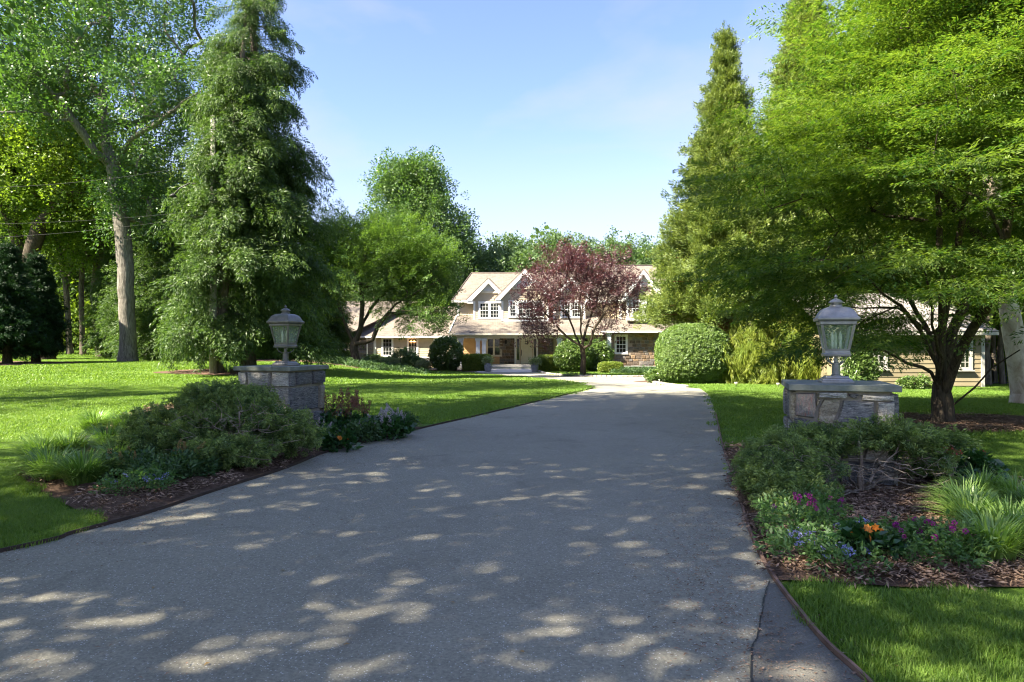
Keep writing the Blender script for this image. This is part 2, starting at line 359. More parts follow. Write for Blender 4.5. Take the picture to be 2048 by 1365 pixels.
def foliage_group(key, sources):
    ng = bpy.data.node_groups.new('foliage_' + key, 'GeometryNodeTree')
    ng.interface.new_socket('Geometry', in_out='INPUT', socket_type='NodeSocketGeometry')
    ng.interface.new_socket('Geometry', in_out='OUTPUT', socket_type='NodeSocketGeometry')
    N = ng.nodes; l = ng.links.new
    gi = N.new('NodeGroupInput'); go = N.new('NodeGroupOutput'); ip = N.new('GeometryNodeInstanceOnPoints')
    jn = N.new('GeometryNodeJoinGeometry')
    for s_ in sources:
        oi = N.new('GeometryNodeObjectInfo'); oi.inputs['Object'].default_value = s_
        g2 = N.new('GeometryNodeGeometryToInstance'); l(oi.outputs['Geometry'], g2.inputs[0]); l(g2.outputs[0], jn.inputs[0])
    l(gi.outputs[0], ip.inputs['Points']); l(jn.outputs[0], ip.inputs['Instance'])
    ip.inputs['Pick Instance'].default_value = True
    ri = N.new('FunctionNodeRandomValue'); ri.data_type = 'INT'
    ri.inputs[4].default_value = 0; ri.inputs[5].default_value = len(sources) - 1; l(ri.outputs[2], ip.inputs['Instance Index'])
    na = N.new('GeometryNodeInputNamedAttribute'); na.data_type = 'FLOAT_VECTOR'; na.inputs[0].default_value = 'rot'
    e = N.new('FunctionNodeEulerToRotation'); l(na.outputs[0], e.inputs[0]); l(e.outputs[0], ip.inputs['Rotation'])
    ns = N.new('GeometryNodeInputNamedAttribute'); ns.data_type = 'FLOAT'; ns.inputs[0].default_value = 'siz'; l(ns.outputs[0], ip.inputs['Scale'])
    l(ip.outputs[0], go.inputs[0])
    return ng
def scatter(name, P, rot, siz, key, parent=None):
    """one object whose points carry sprays (real leaves through geometry nodes)"""
    me = np_mesh(name, P)
    a = me.attributes.new('rot', 'FLOAT_VECTOR', 'POINT'); a.data.foreach_set('vector', np.asarray(rot, dtype=np.float32).ravel())
    a = me.attributes.new('siz', 'FLOAT', 'POINT'); a.data.foreach_set('value', np.asarray(siz, dtype=np.float32).ravel())
    o = link_mesh(name, me, None, parent)
    md = o.modifiers.new('foliage', 'NODES'); md.node_group = GROUPS[key]; o['kind'] = 'stuff'
    return o
def rots(D, g, roll=.4):
    """Euler angles that turn +X to D"""
    D = D / (np.linalg.norm(D, axis=1, keepdims=True) + 1e-9)
    yaw = np.arctan2(D[:, 1], D[:, 0]); el = np.arcsin(np.clip(D[:, 2], -1, 1))
    return np.stack([g.normal(0, roll, len(D)), -el, yaw], 1)

def rots2(D, N):
    """Euler XYZ angles taking +X to D and +Z to (about) N"""
    x = D / (np.linalg.norm(D, axis=1, keepdims=True) + 1e-9); y = np.cross(N, x); y /= np.linalg.norm(y, axis=1, keepdims=True) + 1e-9; z = np.cross(x, y)
    b = np.arcsin(np.clip(-x[:, 2], -1, 1)); a = np.arctan2(y[:, 2], z[:, 2]); c = np.arctan2(x[:, 1], x[:, 0])
    return np.stack([a, b, c], 1)
def mk(key, mat, seeds=3, **k):
    GROUPS[key] = foliage_group(key, [spray('%s_spray' % key, 11 * i + 5 + len(key), mat=mat, **k) for i in range(seeds)])
M['l_oak'] = leafmat('oak_leaf', (.03, .075, .022), (.11, .19, .05), .35, gloss=.5)
M['l_wood'] = leafmat('woodland_leaf', (.055, .11, .018), (.21, .29, .045), .48, (1.45, 1.5, .55), .3)
M['l_tulip'] = leafmat('tulip_leaf', (.05, .11, .03), (.13, .2, .06), .35, gloss=.4)
M['l_far'] = leafmat('far_leaf', (.05, .095, .035), (.12, .18, .07), .3)
M['l_maple'] = leafmat('small_tree_leaf', (.038, .09, .024), (.13, .215, .055), .4, (1.6, 1.6, .5), .3)
M['l_right'] = leafmat('feathery_leaf', (.028, .085, .018), (.165, .225, .05), .48, (1.5, 1.6, .45), .35)
M['l_plum'] = leafmat('purple_leaf', (.035, .014, .02), (.125, .058, .06), .3, (1.8, .9, .8), .6, .4)
M['l_cedar'] = leafmat('cedar_frond', (.028, .065, .020), (.115, .175, .045), .3, gloss=.3)
M['l_crypt'] = leafmat('cryptomeria_frond', (.06, .11, .026), (.22, .27, .065), .3, (1.4, 1.4, .5), .25)
M['l_weep'] = leafmat('golden_thread_frond', (.09, .15, .02), (.27, .3, .05), .35, (1.4, 1.4, .5), .25)
M['l_dark'] = leafmat('dark_yew_frond', (.008, .024, .009), (.022, .055, .018), .15, gloss=.2)
M['l_yew'] = leafmat('yew_needle', (.045, .10, .038), (.30, .38, .11), .25, gloss=.35)
M['l_box'] = leafmat('clipped_leaf', (.07, .12, .015), (.26, .31, .05), .3, gloss=.5)
M['l_top'] = leafmat('topiary_leaf', (.05, .105, .025), (.2, .28, .07), .3, gloss=.5)
M['l_rhodo'] = leafmat('rhododendron_leaf', (.035, .08, .018), (.17, .24, .06), .25, gloss=.6, rough=.3)
M['l_bed'] = leafmat('bed_leaf', (.035, .085, .03), (.12, .19, .08), .3)
M['l_var'] = leafmat('variegated_leaf', (.12, .18, .07), (.38, .40, .24), .3)
mk('oak', M['l_oak'], n=36, L_=1.0, lat=.55, vert=.2, ll=.17, lw=.10, flat=.15)
mk('wood', M['l_wood'], n=40, L_=1.2, lat=.7, vert=.25, ll=.2, lw=.13, flat=.25)
mk('tulip', M['l_tulip'], n=40, L_=1.2, lat=.65, vert=.35, ll=.22, lw=.16, flat=.1)
mk('far', M['l_far'], n=50, L_=1.5, lat=.9, vert=.4, ll=.28, lw=.19, flat=.15)
mk('maple', M['l_maple'], n=60, L_=1.0, lat=.5, vert=.08, ll=.12, lw=.055, flat=.55)
mk('right', M['l_right'], 4, n=110, L_=.85, lat=.40, vert=.02, ll=.075, lw=.022, flat=.75, droop=.12)
mk('plum', M['l_plum'], n=40, L_=.65, lat=.28, vert=.12, ll=.10, lw=.06, flat=.1)
mk('cedar', M['l_cedar'], 4, n=85, L_=1.1, lat=.36, vert=.05, ll=.15, lw=.035, flat=.3, droop=.38, splay=.8)
mk('crypt', M['l_crypt'], 4, n=85, L_=.6, lat=.22, vert=.12, ll=.15, lw=.036, flat=.05, droop=-.25, splay=.5, tips=.5)
mk('weep', M['l_weep'], 3, n=90, L_=.8, lat=.16, vert=.07, ll=.24, lw=.022, flat=.1, droop=.9, splay=.3, tips=.4)
mk('dark', M['l_dark'], n=110, L_=.8, lat=.38, vert=.08, ll=.16, lw=.04, flat=.2, droop=.15)
mk('yew', M['l_yew'], 4, n=95, L_=.15, lat=.055, vert=.018, ll=.034, lw=.0085, flat=.2, splay=1.2, tips=.75)
mk('hedge', M['l_box'], n=40, L_=.16, lat=.09, vert=.05, ll=.065, lw=.045, flat=.05, tips=.4)
mk('top', M['l_top'], n=44, L_=.17, lat=.11, vert=.02, ll=.06, lw=.034, flat=.45, tips=.3)
mk('rhodo', M['l_rhodo'], n=22, L_=.26, lat=.16, vert=.09, ll=.17, lw=.062, flat=.2, tips=.3)
mk('bed', M['l_bed'], n=34, L_=.13, lat=.08, vert=.035, ll=.05, lw=.026, flat=.2)
mk('cover', M['l_bed'], n=50, L_=.4, lat=.25, vert=.08, ll=.1, lw=.05, flat=.3)
mk('var', M['l_var'], n=40, L_=.3, lat=.18, vert=.08, ll=.1, lw=.045, flat=.2)

class Skel:
    """branch skeleton: nodes with parents, radii by the pipe model"""
    def __init__(s, seed): s.p = []; s.par = []; s.g = np.random.default_rng(seed)
    def path(s, pts, start=None, step=.4, wob=.0):
        pts = [np.array(q, float) for q in pts]; out = []
        prev = start
        if start is None:
            s.p.append(pts[0]); s.par.append(-1); prev = 0
        else: pts = [s.p[start]] + pts
        for a, b in zip(pts[:-1], pts[1:]):
            k = max(1, int(np.linalg.norm(b - a) / step))
            for i in range(1, k + 1):
                q = a + (b - a) * i / k + (s.g.normal(0, wob, 3) if i < k else 0)
                s.p.append(q); s.par.append(prev); prev = len(s.p) - 1; out.append(prev)
        return out
    def grow(s, A, step=.45, wob=.05, up=.0, lead=.35, root_bias=.12):
        A = np.asarray(A); root = np.array(s.p[0])
        order = np.argsort(np.linalg.norm(A - np.array([root[0], root[1], root[2] + 1]), axis=1))
        cap = len(s.p) + 60 * len(A); buf = np.zeros((cap, 3)); n = len(s.p); buf[:n] = s.p; minz = s.minz if hasattr(s, 'minz') else -9
        ends = []; dirs = []
        for k in order:
            a = A[k]; d = np.linalg.norm(buf[:n] - a, axis=1) + root_bias * np.linalg.norm(buf[:n] - a, axis=1) * 0
            pen = np.where(buf[:n, 2] < minz, 50, 0) + np.maximum(0, buf[:n, 2] - a[2]) * .6
            i = int(np.argmin(d + pen)); p0 = buf[i]; dist = np.linalg.norm(a - p0)
            pd = p0 - buf[s.par[i]] if s.par[i] >= 0 else np.array([0, 0, 1.]); pd = pd / (np.linalg.norm(pd) + 1e-9)
            c = p0 + pd * dist * lead + np.array([0, 0, up * dist])
            m = max(1, int(dist / step)); prev = i
            for j in range(1, m + 1):
                t = j / m; q = (1 - t) ** 2 * p0 + 2 * t * (1 - t) * c + t * t * a + (s.g.normal(0, wob, 3) if j < m else 0)
                if n >= cap: break
                buf[n] = q; s.p.append(q); s.par.append(prev); prev = n; n += 1
            ends.append(prev); dirs.append(s.p[prev] - s.p[s.par[prev]])
        return np.array(ends), np.array(dirs)
    def mesh(s, name, r0, tip=.012, e=2.3, flare=.5, flare_h=.6, minr=0, knots=0):
        P = np.array(s.p); par = np.array(s.par); n = len(P); w_ = np.zeros(n)
        haschild = np.zeros(n, bool); haschild[par[par >= 0]] = True
        w_[~haschild] = 1.0
        nl = getattr(s, 'nlimb', 0)
        if nl: w_[1:nl] += s.limbw * (~haschild).sum() / 12
        for i in range(n - 1, 0, -1):
            w_[par[i]] += w_[i]
        rr = w_ ** (1 / e); rr = tip + (r0 - tip) * (rr - 1) / max(rr[0] - 1, 1e-6)
        z0 = P[0, 2]; fl = 1 + flare * np.exp(-(P[:, 2] - z0) / flare_h) * (np.linalg.norm(P[:, :2] - P[0, :2], axis=1) < r0 * 6)
        rr = rr * fl
        main = -np.ones(n, int); best = np.zeros(n)
        for i in range(1, n):
            if w_[i] > best[par[i]]: best[par[i]] = w_[i]; main[par[i]] = i
        tan = np.zeros((n, 3))
        for i in range(n):
            a = P[par[i]] if par[i] >= 0 else P[i]; b = P[main[i]] if main[i] >= 0 else P[i]
            tan[i] = b - a
        tan /= np.linalg.norm(tan, axis=1, keepdims=True) + 1e-9
        ref = np.where(np.abs(tan[:, 2:3]) < .95, np.array([[0, 0, 1.]]), np.array([[1., 0, 0]]))
        ref = np.tile(np.array([[.31, .95, .05]]), (n, 1)); ref = np.where(np.abs((tan * ref).sum(1, keepdims=True)) > .93, np.array([[1., 0, .1]]), ref)
        A = np.cross(tan, ref); A /= np.linalg.norm(A, axis=1, keepdims=True) + 1e-9; B = np.cross(tan, A)
        idx = np.arange(1, n); idx = idx[rr[idx] >= minr]
        V = []; Q = []; b0 = 0
        for k, sel in ((12, idx[rr[idx] > .08]), (6, idx[(rr[idx] <= .08) & (rr[idx] > .025)]), (3, idx[rr[idx] <= .025])):
            if not len(sel): continue
            pa = par[sel]; is_main = main[pa] == sel
            rs = np.where(is_main, rr[pa], np.minimum(rr[pa], rr[sel] * 1.2)); 
            fa = np.where(is_main[:, None], A[pa], A[sel]); fb = np.where(is_main[:, None], B[pa], B[sel])
            an = 2 * np.pi * np.arange(k) / k; ca, sa = np.cos(an)[None, :, None], np.sin(an)[None, :, None]
            k1 = P[pa][:, None] + (fa[:, None] * ca + fb[:, None] * sa) * rs[:, None, None]
            k2 = P[sel][:, None] + (A[sel][:, None] * ca + B[sel][:, None] * sa) * rr[sel][:, None, None]
            if k == 12 and knots:
                for K in (k1, k2):
                    an_ = np.sin(K[..., 0] * 9 + K[..., 2] * 3) * np.cos(K[..., 1] * 8 - K[..., 2] * 2.3); cen = P[pa][:, None] if K is k1 else P[sel][:, None]
                    K += (K - cen) * (an_ * knots)[..., None]
            v = np.concatenate([k1, k2], 1).reshape(-1, 3); m = len(sel); i = np.arange(k); j = (i + 1) % k
            q = np.stack([i, j, k + j, k + i], 1)[None] + (np.arange(m) * 2 * k)[:, None, None] + b0
            V.append(v); Q.append(q.reshape(-1, 4)); b0 += len(v)
        me = np_mesh(name, np.concatenate(V), quads=np.concatenate(Q))
        s.r = rr
        return me
def ell(g, n, c, r, shell=.5, zmin=None):
    """points in an ellipsoid, biased to its shell"""
    d = g.normal(0, 1, (n, 3)); d /= np.linalg.norm(d, axis=1, keepdims=True)
    return np.array(c) + d * (g.random(n) ** shell * 1.0)[:, None] * np.array(r)
def cluster(g, ends, P, dirs, per, spread, flat=1.0, outw=.5, upw=.1, center=None, size=(.8, 1.25), droop=0):
    """spray positions and headings round branch ends"""
    C_ = P[ends]; n = len(C_); k = np.repeat(np.arange(n), per)
    off = g.normal(0, 1, (len(k), 3)) * spread; off[:, 2] *= flat
    Q = C_[k] + off
    d = dirs / (np.linalg.norm(dirs, axis=1, keepdims=True) + 1e-9)
    D = d[k] * .6 + off / (spread + 1e-6) * .35 + g.normal(0, .35, (len(k), 3)) * np.array([1, 1, flat])
    if center is not None:
        o = Q - np.array(center); o /= np.linalg.norm(o, axis=1, keepdims=True) + 1e-9; D += o * outw
    D[:, 2] = D[:, 2] * flat + upw - droop
    return Q, D, g.uniform(size[0], size[1], len(k))

# ================================================================== GROUND
rng = np.random.default_rng(7); random.seed(7)
def in_poly(P, poly):
    x, y = P[:, 0], P[:, 1]; ins = np.zeros(len(P), bool); k = len(poly)
    for i in range(k):
        x1, y1 = poly[i]; x2, y2 = poly[(i + 1) % k]
        c = ((y1 > y) != (y2 > y)) & (x < (x2 - x1) * (y - y1) / (y2 - y1 + 1e-12) + x1); ins ^= c
    return ins
def smooth_line(pts, k=6):
    """Catmull-Rom"""
    P = [np.array(p, float) for p in pts]; out = []
    for i in range(len(P) - 1):
        a = P[max(i - 1, 0)]; b = P[i]; c = P[i + 1]; d = P[min(i + 2, len(P) - 1)]
        for j in range(k):
            t = j / k
            out.append(.5 * ((2 * b) + (-a + c) * t + (2 * a - 5 * b + 4 * c - d) * t * t + (-a + 3 * b - 3 * c + d) * t ** 3))
    out.append(P[-1]); return [tuple(q) for q in out]
def sheet(name, poly, dz, mat, step=1.0, kind='structure', rough=0.0, domed=0.0):
    P = np.array(poly); lo = P.min(0); hi = P.max(0)
    gx, gy = np.meshgrid(np.arange(lo[0], hi[0], step), np.arange(lo[1], hi[1], step)); q = np.stack([gx.ravel(), gy.ravel()], 1) + .013
    q = q[in_poly(q, poly)]
    pts = [Vector(p) for p in poly] + [Vector(p) for p in q]; n = len(poly)
    vs, es, fs, _, _, _ = delaunay_2d_cdt(pts, [], [list(range(n))], 1, 1e-5)
    v = np.array([(a.x, a.y) for a in vs]); z = T(v[:, 0], v[:, 1]) + dz
    if rough or domed:
        edge = np.full(len(v), 9.0)
        for i in range(n):
            a = P[i]; b = P[(i + 1) % n]; ab = b - a; t = np.clip(((v - a) @ ab) / (ab @ ab + 1e-9), 0, 1)
            edge = np.minimum(edge, np.linalg.norm(v - a - t[:, None] * ab, axis=1))
        z = z + (rng.normal(0, 1, len(v)) * rough + domed) * sm(edge / .5)
    me = bpy.data.meshes.new(name); me.from_pydata([(a, b, c) for (a, b), c in zip(v, z)], [], fs); me.update()
    o = link_mesh(name, me, mat, smooth=True); o['kind'] = kind; return o

# lawn: one sheet to the horizon, denser grid in the middle
def ground():
    xs = np.unique(np.concatenate([np.linspace(-600, -80, 14), np.arange(-80, 60, 1.0), np.linspace(60, 600, 14)]))
    ys = np.unique(np.concatenate([np.linspace(-300, -20, 8), np.arange(-20, 110, 1.0), np.linspace(110, 900, 14)]))
    gx, gy = np.meshgrid(xs, ys); V = np.stack([gx, gy, T(gx, gy)], -1).reshape(-1, 3)
    a, b = len(xs), len(ys); i = (np.arange(b - 1)[:, None] * a + np.arange(a - 1)[None]).ravel()
    o = link_mesh('lawn', np_mesh('lawn', V, quads=np.stack([i, i + 1, i + 1 + a, i + a], 1)), M['turf'], smooth=True); o['kind'] = 'structure'
ground()
L_edge = smooth_line([(-16, -1.2), (-9, .1), (-5.6, 2.2)] + [hit(*p) for p in ((0, 1108), (150, 1070), (300, 1030), (430, 985), (570, 940), (660, 905), (760, 880), (860, 855), (960, 832), (1060, 808), (1135, 790))], 5)
tip = smooth_line([hit(*p) for p in ((1135, 790), (1172, 781), (1186, 777), (1165, 770), (1110, 761), (1050, 755), (980, 749), (900, 743), (845, 740))], 4)
# far kerbs of the turning circle
far_l = [hit(*p) for p in ((842, 737.5), (900, 739.0))]
isl = smooth_line([hit(*p) for p in ((1074, 742), (1088, 747), (1120, 751), (1165, 753.5), (1230, 754.5), (1300, 754), (1312, 752))], 4)
far_r = [hit(1335, 750), hit(1480, 753), hit(1660, 753), hit(1700, 754)]
near_r = [hit(1700, 768), hit(1560, 768), hit(1470, 767)]
kerb_r = smooth_line([hit(*p) for p in ((1470, 767), (1350, 763), (1306, 764), (1312, 768), (1345, 773), (1378, 776))], 4)
R_edge = smooth_line([hit(*p) for p in ((1400, 778), (1418, 792), (1427, 815), (1435, 850), (1443, 890), (1455, 930), (1468, 970), (1480, 1010), (1495, 1060), (1515, 1110), (1545, 1165), (1590, 1225), (1640, 1290), (1700, 1345))] + [(1.62, 2.4), (2.2, 1.0), (4.5, -.4), (12, -1.4)], 5)
drive_poly = L_edge[:-1] + tip + far_l + isl + far_r + near_r + kerb_r[1:] + R_edge + [(30, -2), (30, -9), (-30, -9), (-30, -2)]
def dedupe(p):
    o = [p[0]]
    for q in p[1:]:
        if math.dist(q, o[-1]) > .02: o.append(q)
    return o
drive_poly = dedupe(drive_poly)
sheet('driveway', drive_poly, .006, M['asphalt'], 1.0)
jt = smooth_line([hit(*q) for q in ((1540, 1167), (1531, 1195), (1523, 1240), (1513, 1290), (1503, 1340))] + [(.53, 1.5)], 8)
newp = [q for q in R_edge if q[1] < hit(1545, 1166)[1] and q[1] > -.8] + [(6.5, -2.2), (2.5, -1.8)] + list(reversed(jt))
newp = dedupe([(x - .004, y) for x, y in newp])
sheet('asphalt_patch', newp, .010, M['asphalt_new'], .5)
# dark crack along the joint of old and new asphalt
jl = jt
g_ = G()
for a, b in zip(jl[:-1], jl[1:]):
    wv = .0025 + random.random() * .004; o1 = random.uniform(-.004, .004)
    g_.poly([(a[0] - wv + o1, a[1], .0135), (a[0] + wv + o1, a[1], .0135), (b[0] + wv + o1, b[1], .0135), (b[0] - wv + o1, b[1], .0135)], [(0, 1, 2, 3)])
g_.obj('asphalt_joint', M['dark'])['kind'] = 'structure'

# steel / board edging along the drive
def edging(name, line, h, th, mat, side, label=None):
    g = G(); n = len(line); P = [Vector(p) for p in line]
    for i in range(n - 1):
        a, b = P[i], P[i + 1]; d = (b - a).normalized(); nn = Vector((-d.y, d.x)) * side * th
        za, zb = T(a.x, a.y) - .02, T(b.x, b.y) - .02
        g.poly([(a.x, a.y, za), (b.x, b.y, zb), (b.x + nn.x, b.y + nn.y, zb), (a.x + nn.x, a.y + nn.y, za),
                (a.x, a.y, za + h), (b.x, b.y, zb + h), (b.x + nn.x, b.y + nn.y, zb + h), (a.x + nn.x, a.y + nn.y, za + h)],
               [(3, 2, 1, 0), (4, 5, 6, 7), (0, 1, 5, 4), (1, 2, 6, 5), (2, 3, 7, 6), (3, 0, 4, 7)])
    o = g.obj(name, mat); tag(o, label, 'edging', 'edgings along the driveway'); return o
edging('lawn_edging', L_edge[9:] + tip[:10], .055, .012, M['steel_edge'], 1, 'dark rusted edging strip along the left side of the driveway')
edging('lawn_edging', R_edge[12:-4], .055, .018, M['wood_edge'], 1, 'reddish weathered edging strip along the right side of the driveway')

# planting beds
bedL = dedupe([hit(*p) for p in ((222, 1048), (150, 1022), (80, 985), (42, 955), (55, 930), (110, 905), (200, 860), (300, 815), (420, 800))] +
              [(-4.7, 11.9), (-3.2, 12.2), (-2.6, 11.9)] + [hit(*p) for p in ((770, 838), (815, 852), (852, 857))] +
              [q for q in reversed([q for q in L_edge if hit(222, 1048)[1] < q[1] < hit(852, 857)[1]])])
bedL = [(x - .02 if i > 11 else x, y) for i, (x, y) in enumerate(bedL)]
bedR = dedupe([q for q in R_edge if 4.45 < q[1] < 9.4] + [(1.70, 4.32)] + [hit(*p) for p in ((1640, 1170), (1800, 1178), (2048, 1180))] + [(4.4, 4.2), (5.6, 5.2), (5.9, 6.6)] +
              [hit(*p) for p in ((2048, 975), (1990, 955), (1940, 935), (1880, 915))] + [(4.6, 8.4), (3.9, 8.7)] + [hit(1490, 898), hit(1452, 896)])
sheet('planting_bed', bedL, .012, M['mulch'], .12, rough=.012, domed=.045)
sheet('planting_bed', bedR, .012, M['mulch'], .12, rough=.012, domed=.045)
def blob(cx, cy, rx, ry, n=40, j=.06, seed=1):
    g = random.Random(seed); ph = [g.random() * 6.28 for _ in range(3)]
    return [(cx + rx * (1 + j * math.sin(2 * a + ph[0]) + j * math.sin(3 * a + ph[1]) + j * .6 * math.sin(7 * a + ph[2])) * math.cos(a), cy + ry * (1 + j * math.sin(2 * a + ph[0]) + j * math.sin(5 * a + ph[1])) * math.sin(a)) for a in [2 * math.pi * k / n for k in range(n)]]
TREE_R = (8.08, 12.8)
ringR = blob(TREE_R[0] + .3, TREE_R[1] + .2, 2.3, 1.5)
sheet('tree_mulch', ringR, .012, M['mulch'], .3, rough=.01, domed=.06)
ringL = blob(-12.9, 31.6, 3.2, 1.6, seed=3)
sheet('tree_mulch', ringL, .012, M['mulch'], .4, domed=.05)
ringC = blob(11.2, 29.8, 5.6, 2.2, seed=5)
sheet('tree_mulch', ringC, .014, M['mulch'], .5, domed=.05)
ringD = blob(-29.5, 38.2, 5.5, 3.0, seed=6)
sheet('tree_mulch', ringD, .014, M['mulch'], .5, domed=.05)
frontbed = [(-17.5, 42.5)] + [hit(*p) for p in ((700, 737), (760, 741.5), (835, 742.5))] + [hit(842, 739.5)] + [(-6.8, 56), (-7, 61), (-18, 61)]
sheet('foundation_bed', frontbed, .03, M['mulch'], .8, domed=.05)
# pale patio before the door
pat = [(-2.6, 49.0), (2.2, 49.6), (2.3, 57.9), (-2.6, 57.9)]
sheet('patio', pat, .018, M['concrete'], 1.0)
# strip of gravelly bed behind the near hedge, by the house
sheet('foundation_bed', [(-6.6, 50.8), (-2.8, 50.2), (-2.8, 58.6), (-6.8, 58.6)], .02, M['mulch'], 1.0)

excl = [drive_poly, bedL, bedR, ringR, ringL, ringC, ringD, frontbed, pat]
def on_lawn(P, m=.0):
    ok = np.ones(len(P), bool)
    for pl in excl:
        for dx, dy in ((0, 0),) if m == 0 else ((m, 0), (-m, 0), (0, m), (0, -m)):
            ok &= ~in_poly(P + np.array([dx, dy]), pl)
    return ok
def patch(name, n, rad, h, w_, seed, mat, lean=.5):
    g = np.random.default_rng(seed); r = rad * np.sqrt(g.random(n)); a = g.random(n) * 6.283
    P = np.stack([r * np.cos(a), r * np.sin(a), np.zeros(n)], 1); hh = h * (.45 + .8 * g.random(n))
    b = g.random(n) * 6.283; ln = g.normal(0, lean, n)
    S_ = np.stack([np.cos(b), np.sin(b), 0 * b], 1); Ld = np.stack([-np.sin(b), np.cos(b), 0 * b], 1) * ln[:, None]
    ww = (w_ * (.6 + .8 * g.random(n)))[:, None]; U = np.array([[0, 0, 1.]])
    v = np.stack([P - S_ * ww / 2, P + S_ * ww / 2, P + (U * .6 + Ld * .35) * hh[:, None] + S_ * ww * .4, P + (U * .6 + Ld * .35) * hh[:, None] - S_ * ww * .4, P + (U * .95 + Ld) * hh[:, None]], 1).reshape(-1, 3)
    i = np.arange(n)[:, None] * 5
    me = np_mesh(name, v, quads=i + np.array([[0, 1, 2, 3]]), tris=i + np.array([[3, 2, 4]]))
    t_ = me.attributes.new('tint', 'FLOAT', 'POINT'); t_.data.foreach_set('value', np.repeat(g.random(n), 5).astype(np.float32))
    me.materials.append(mat); return bpy.data.objects.new(name, me)
GROUPS['near_grass'] = foliage_group('near_grass', [patch('near_grass_patch', 420, .17, .05, .0042, 3 + k, M['blade'], .7) for k in range(4)])
GROUPS['far_grass'] = foliage_group('far_grass', [patch('far_grass_patch', 300, .5, .055, .012, 30 + k, M['blade'], .7) for k in range(3)])
GROUPS['way_grass'] = foliage_group('way_grass', [patch('way_grass_patch', 260, 1.1, .06, .03, 60 + k, M['blade'], .8) for k in range(3)])
def grass(name, n, x0, x1, y0, y1, key, m, fr=.86):
    P = np.stack([rng.uniform(x0, x1, n), rng.uniform(y0, y1, n)], 1)
    P = P[(np.abs(P[:, 0]) < P[:, 1] * fr + .6)]; P = P[on_lawn(P, m)]
    V = np.column_stack([P, T(P[:, 0], P[:, 1]) - .002])
    sz = rng.uniform(.75, 1.15, len(V)) * (1 + .18 * np.sin(P[:, 0] * 2.1 + np.sin(P[:, 1] * 1.7)) * np.sin(P[:, 1] * 2.7))
    o = scatter(name, V, np.column_stack([np.zeros((len(V), 2)), rng.random(len(V)) * 6.28]), sz, key)
    tag(o, kind='stuff'); o['label'] = 'mown green grass blades of the lawn'; return o
grass('lawn_grass', 7500, -8, 8, 2.6, 10.5, 'near_grass', .13)
grass('lawn_grass', 9000, -22, 22, 10, 26, 'far_grass', .32)
grass('lawn_grass', 8000, -50, 40, 25, 58, 'way_grass', .7)
# bark chips on the beds
def chip_patch(seed):
    g = np.random.default_rng(seed); n = 120; r = .2 * np.sqrt(g.random(n)); a = g.random(n) * 6.283
    P = np.stack([r * np.cos(a), r * np.sin(a), g.uniform(0, .02, n)], 1); b = g.random(n) * 6.283
    D = np.stack([np.cos(b), np.sin(b), g.normal(0, .25, n)], 1); N = np.stack([g.normal(0, .35, n), g.normal(0, .35, n), np.ones(n)], 1)
    V, Q = leaves(P, D, N, g.uniform(.02, .075, n), g.uniform(.006, .018, n), .05, .5)
    me = np_mesh('chip_patch', V, quads=Q); t_ = me.attributes.new('tint', 'FLOAT', 'POINT'); t_.data.foreach_set('value', np.repeat(g.random(n), 4).astype(np.float32))
    me.materials.append(M['chip']); return bpy.data.objects.new('chip_patch', me)
GROUPS['chips'] = foliage_group('chips', [chip_patch(k) for k in range(4)])
for poly, n in ((bedL, 1300), (bedR, 1500), (ringR, 400)):
    A = np.array(poly); P = rng.uniform(A.min(0), A.max(0), (n, 2)); P = P[in_poly(P, poly) & in_poly(P + [.11, 0], poly) & in_poly(P - [.11, 0], poly) & in_poly(P + [0, .09], poly) & in_poly(P - [0, .09], poly)]
    o = scatter('bark_mulch', np.column_stack([P, T(P[:, 0], P[:, 1]) + .05]), np.column_stack([rng.normal(0, .08, (len(P), 2)), rng.random(len(P)) * 6.28]), rng.uniform(.8, 1.2, len(P)), 'chips')
    tag(o, 'loose brown shredded bark chips on the planting bed', kind='stuff')

# kerb stones of the island and the right bed
def kerb_stones(line, w_, gap, h, parent_name):
    line = [Vector(p) for p in line]; acc = []; 
    pr = empty(parent_name, (line[0].x, line[0].y, T(*line[0])), kind='structure')
    d = 0; k = 0; tot = sum((b - a).length for a, b in zip(line[:-1], line[1:]))
    def at(s_):
        for a, b in zip(line[:-1], line[1:]):
            l_ = (b - a).length
            if s_ <= l_ or b is line[-1]: return a + (b - a) * min(1, s_ / l_), (b - a).normalized()
            s_ -= l_
    me = None; o0 = pr.location
    while d < tot - w_:
        p, t_ = at(d + w_ / 2)
        if me is None:
            g = G(); q = [(-w_ / 2, -.06), (w_ / 2, -.06), (w_ / 2, .06), (-w_ / 2, .06)]
            g.loft([[(x * f, y * f, z) for x, y in q] for f, z in ((1, -.05), (1, h * .75), (.88, h))]); o = g.obj('stone', M['kerbstone'], pr); me = o.data
        else: o = bpy.data.objects.new('stone', me); COL.objects.link(o); o.parent = pr
        o.location = (p.x - o0.x, p.y - o0.y, T(p.x, p.y) - o0.z + random.uniform(-.008, .008))
        o.rotation_euler = (0, 0, math.atan2(t_.y, t_.x) + random.uniform(-.05, .05)); o.scale = (random.uniform(.88, 1.0), 1, 1)
        d += w_ + gap; k += 1
    return pr
M['kerbstone'] = gencol('granite_sett', (.3, .26, .23), (.46, .41, .37), 6, .85, 60, .4, .01, obj_var=.2)
kerb_stones(isl, .28, .015, .10, 'kerb')
kerb_stones([kerb_r[i] for i in range(len(kerb_r))], .28, .015, .10, 'kerb')
kerb_stones(dedupe([hit(842, 737.5), hit(900, 739.0), hit(968, 741.5)]), .3, .015, .08, 'kerb')

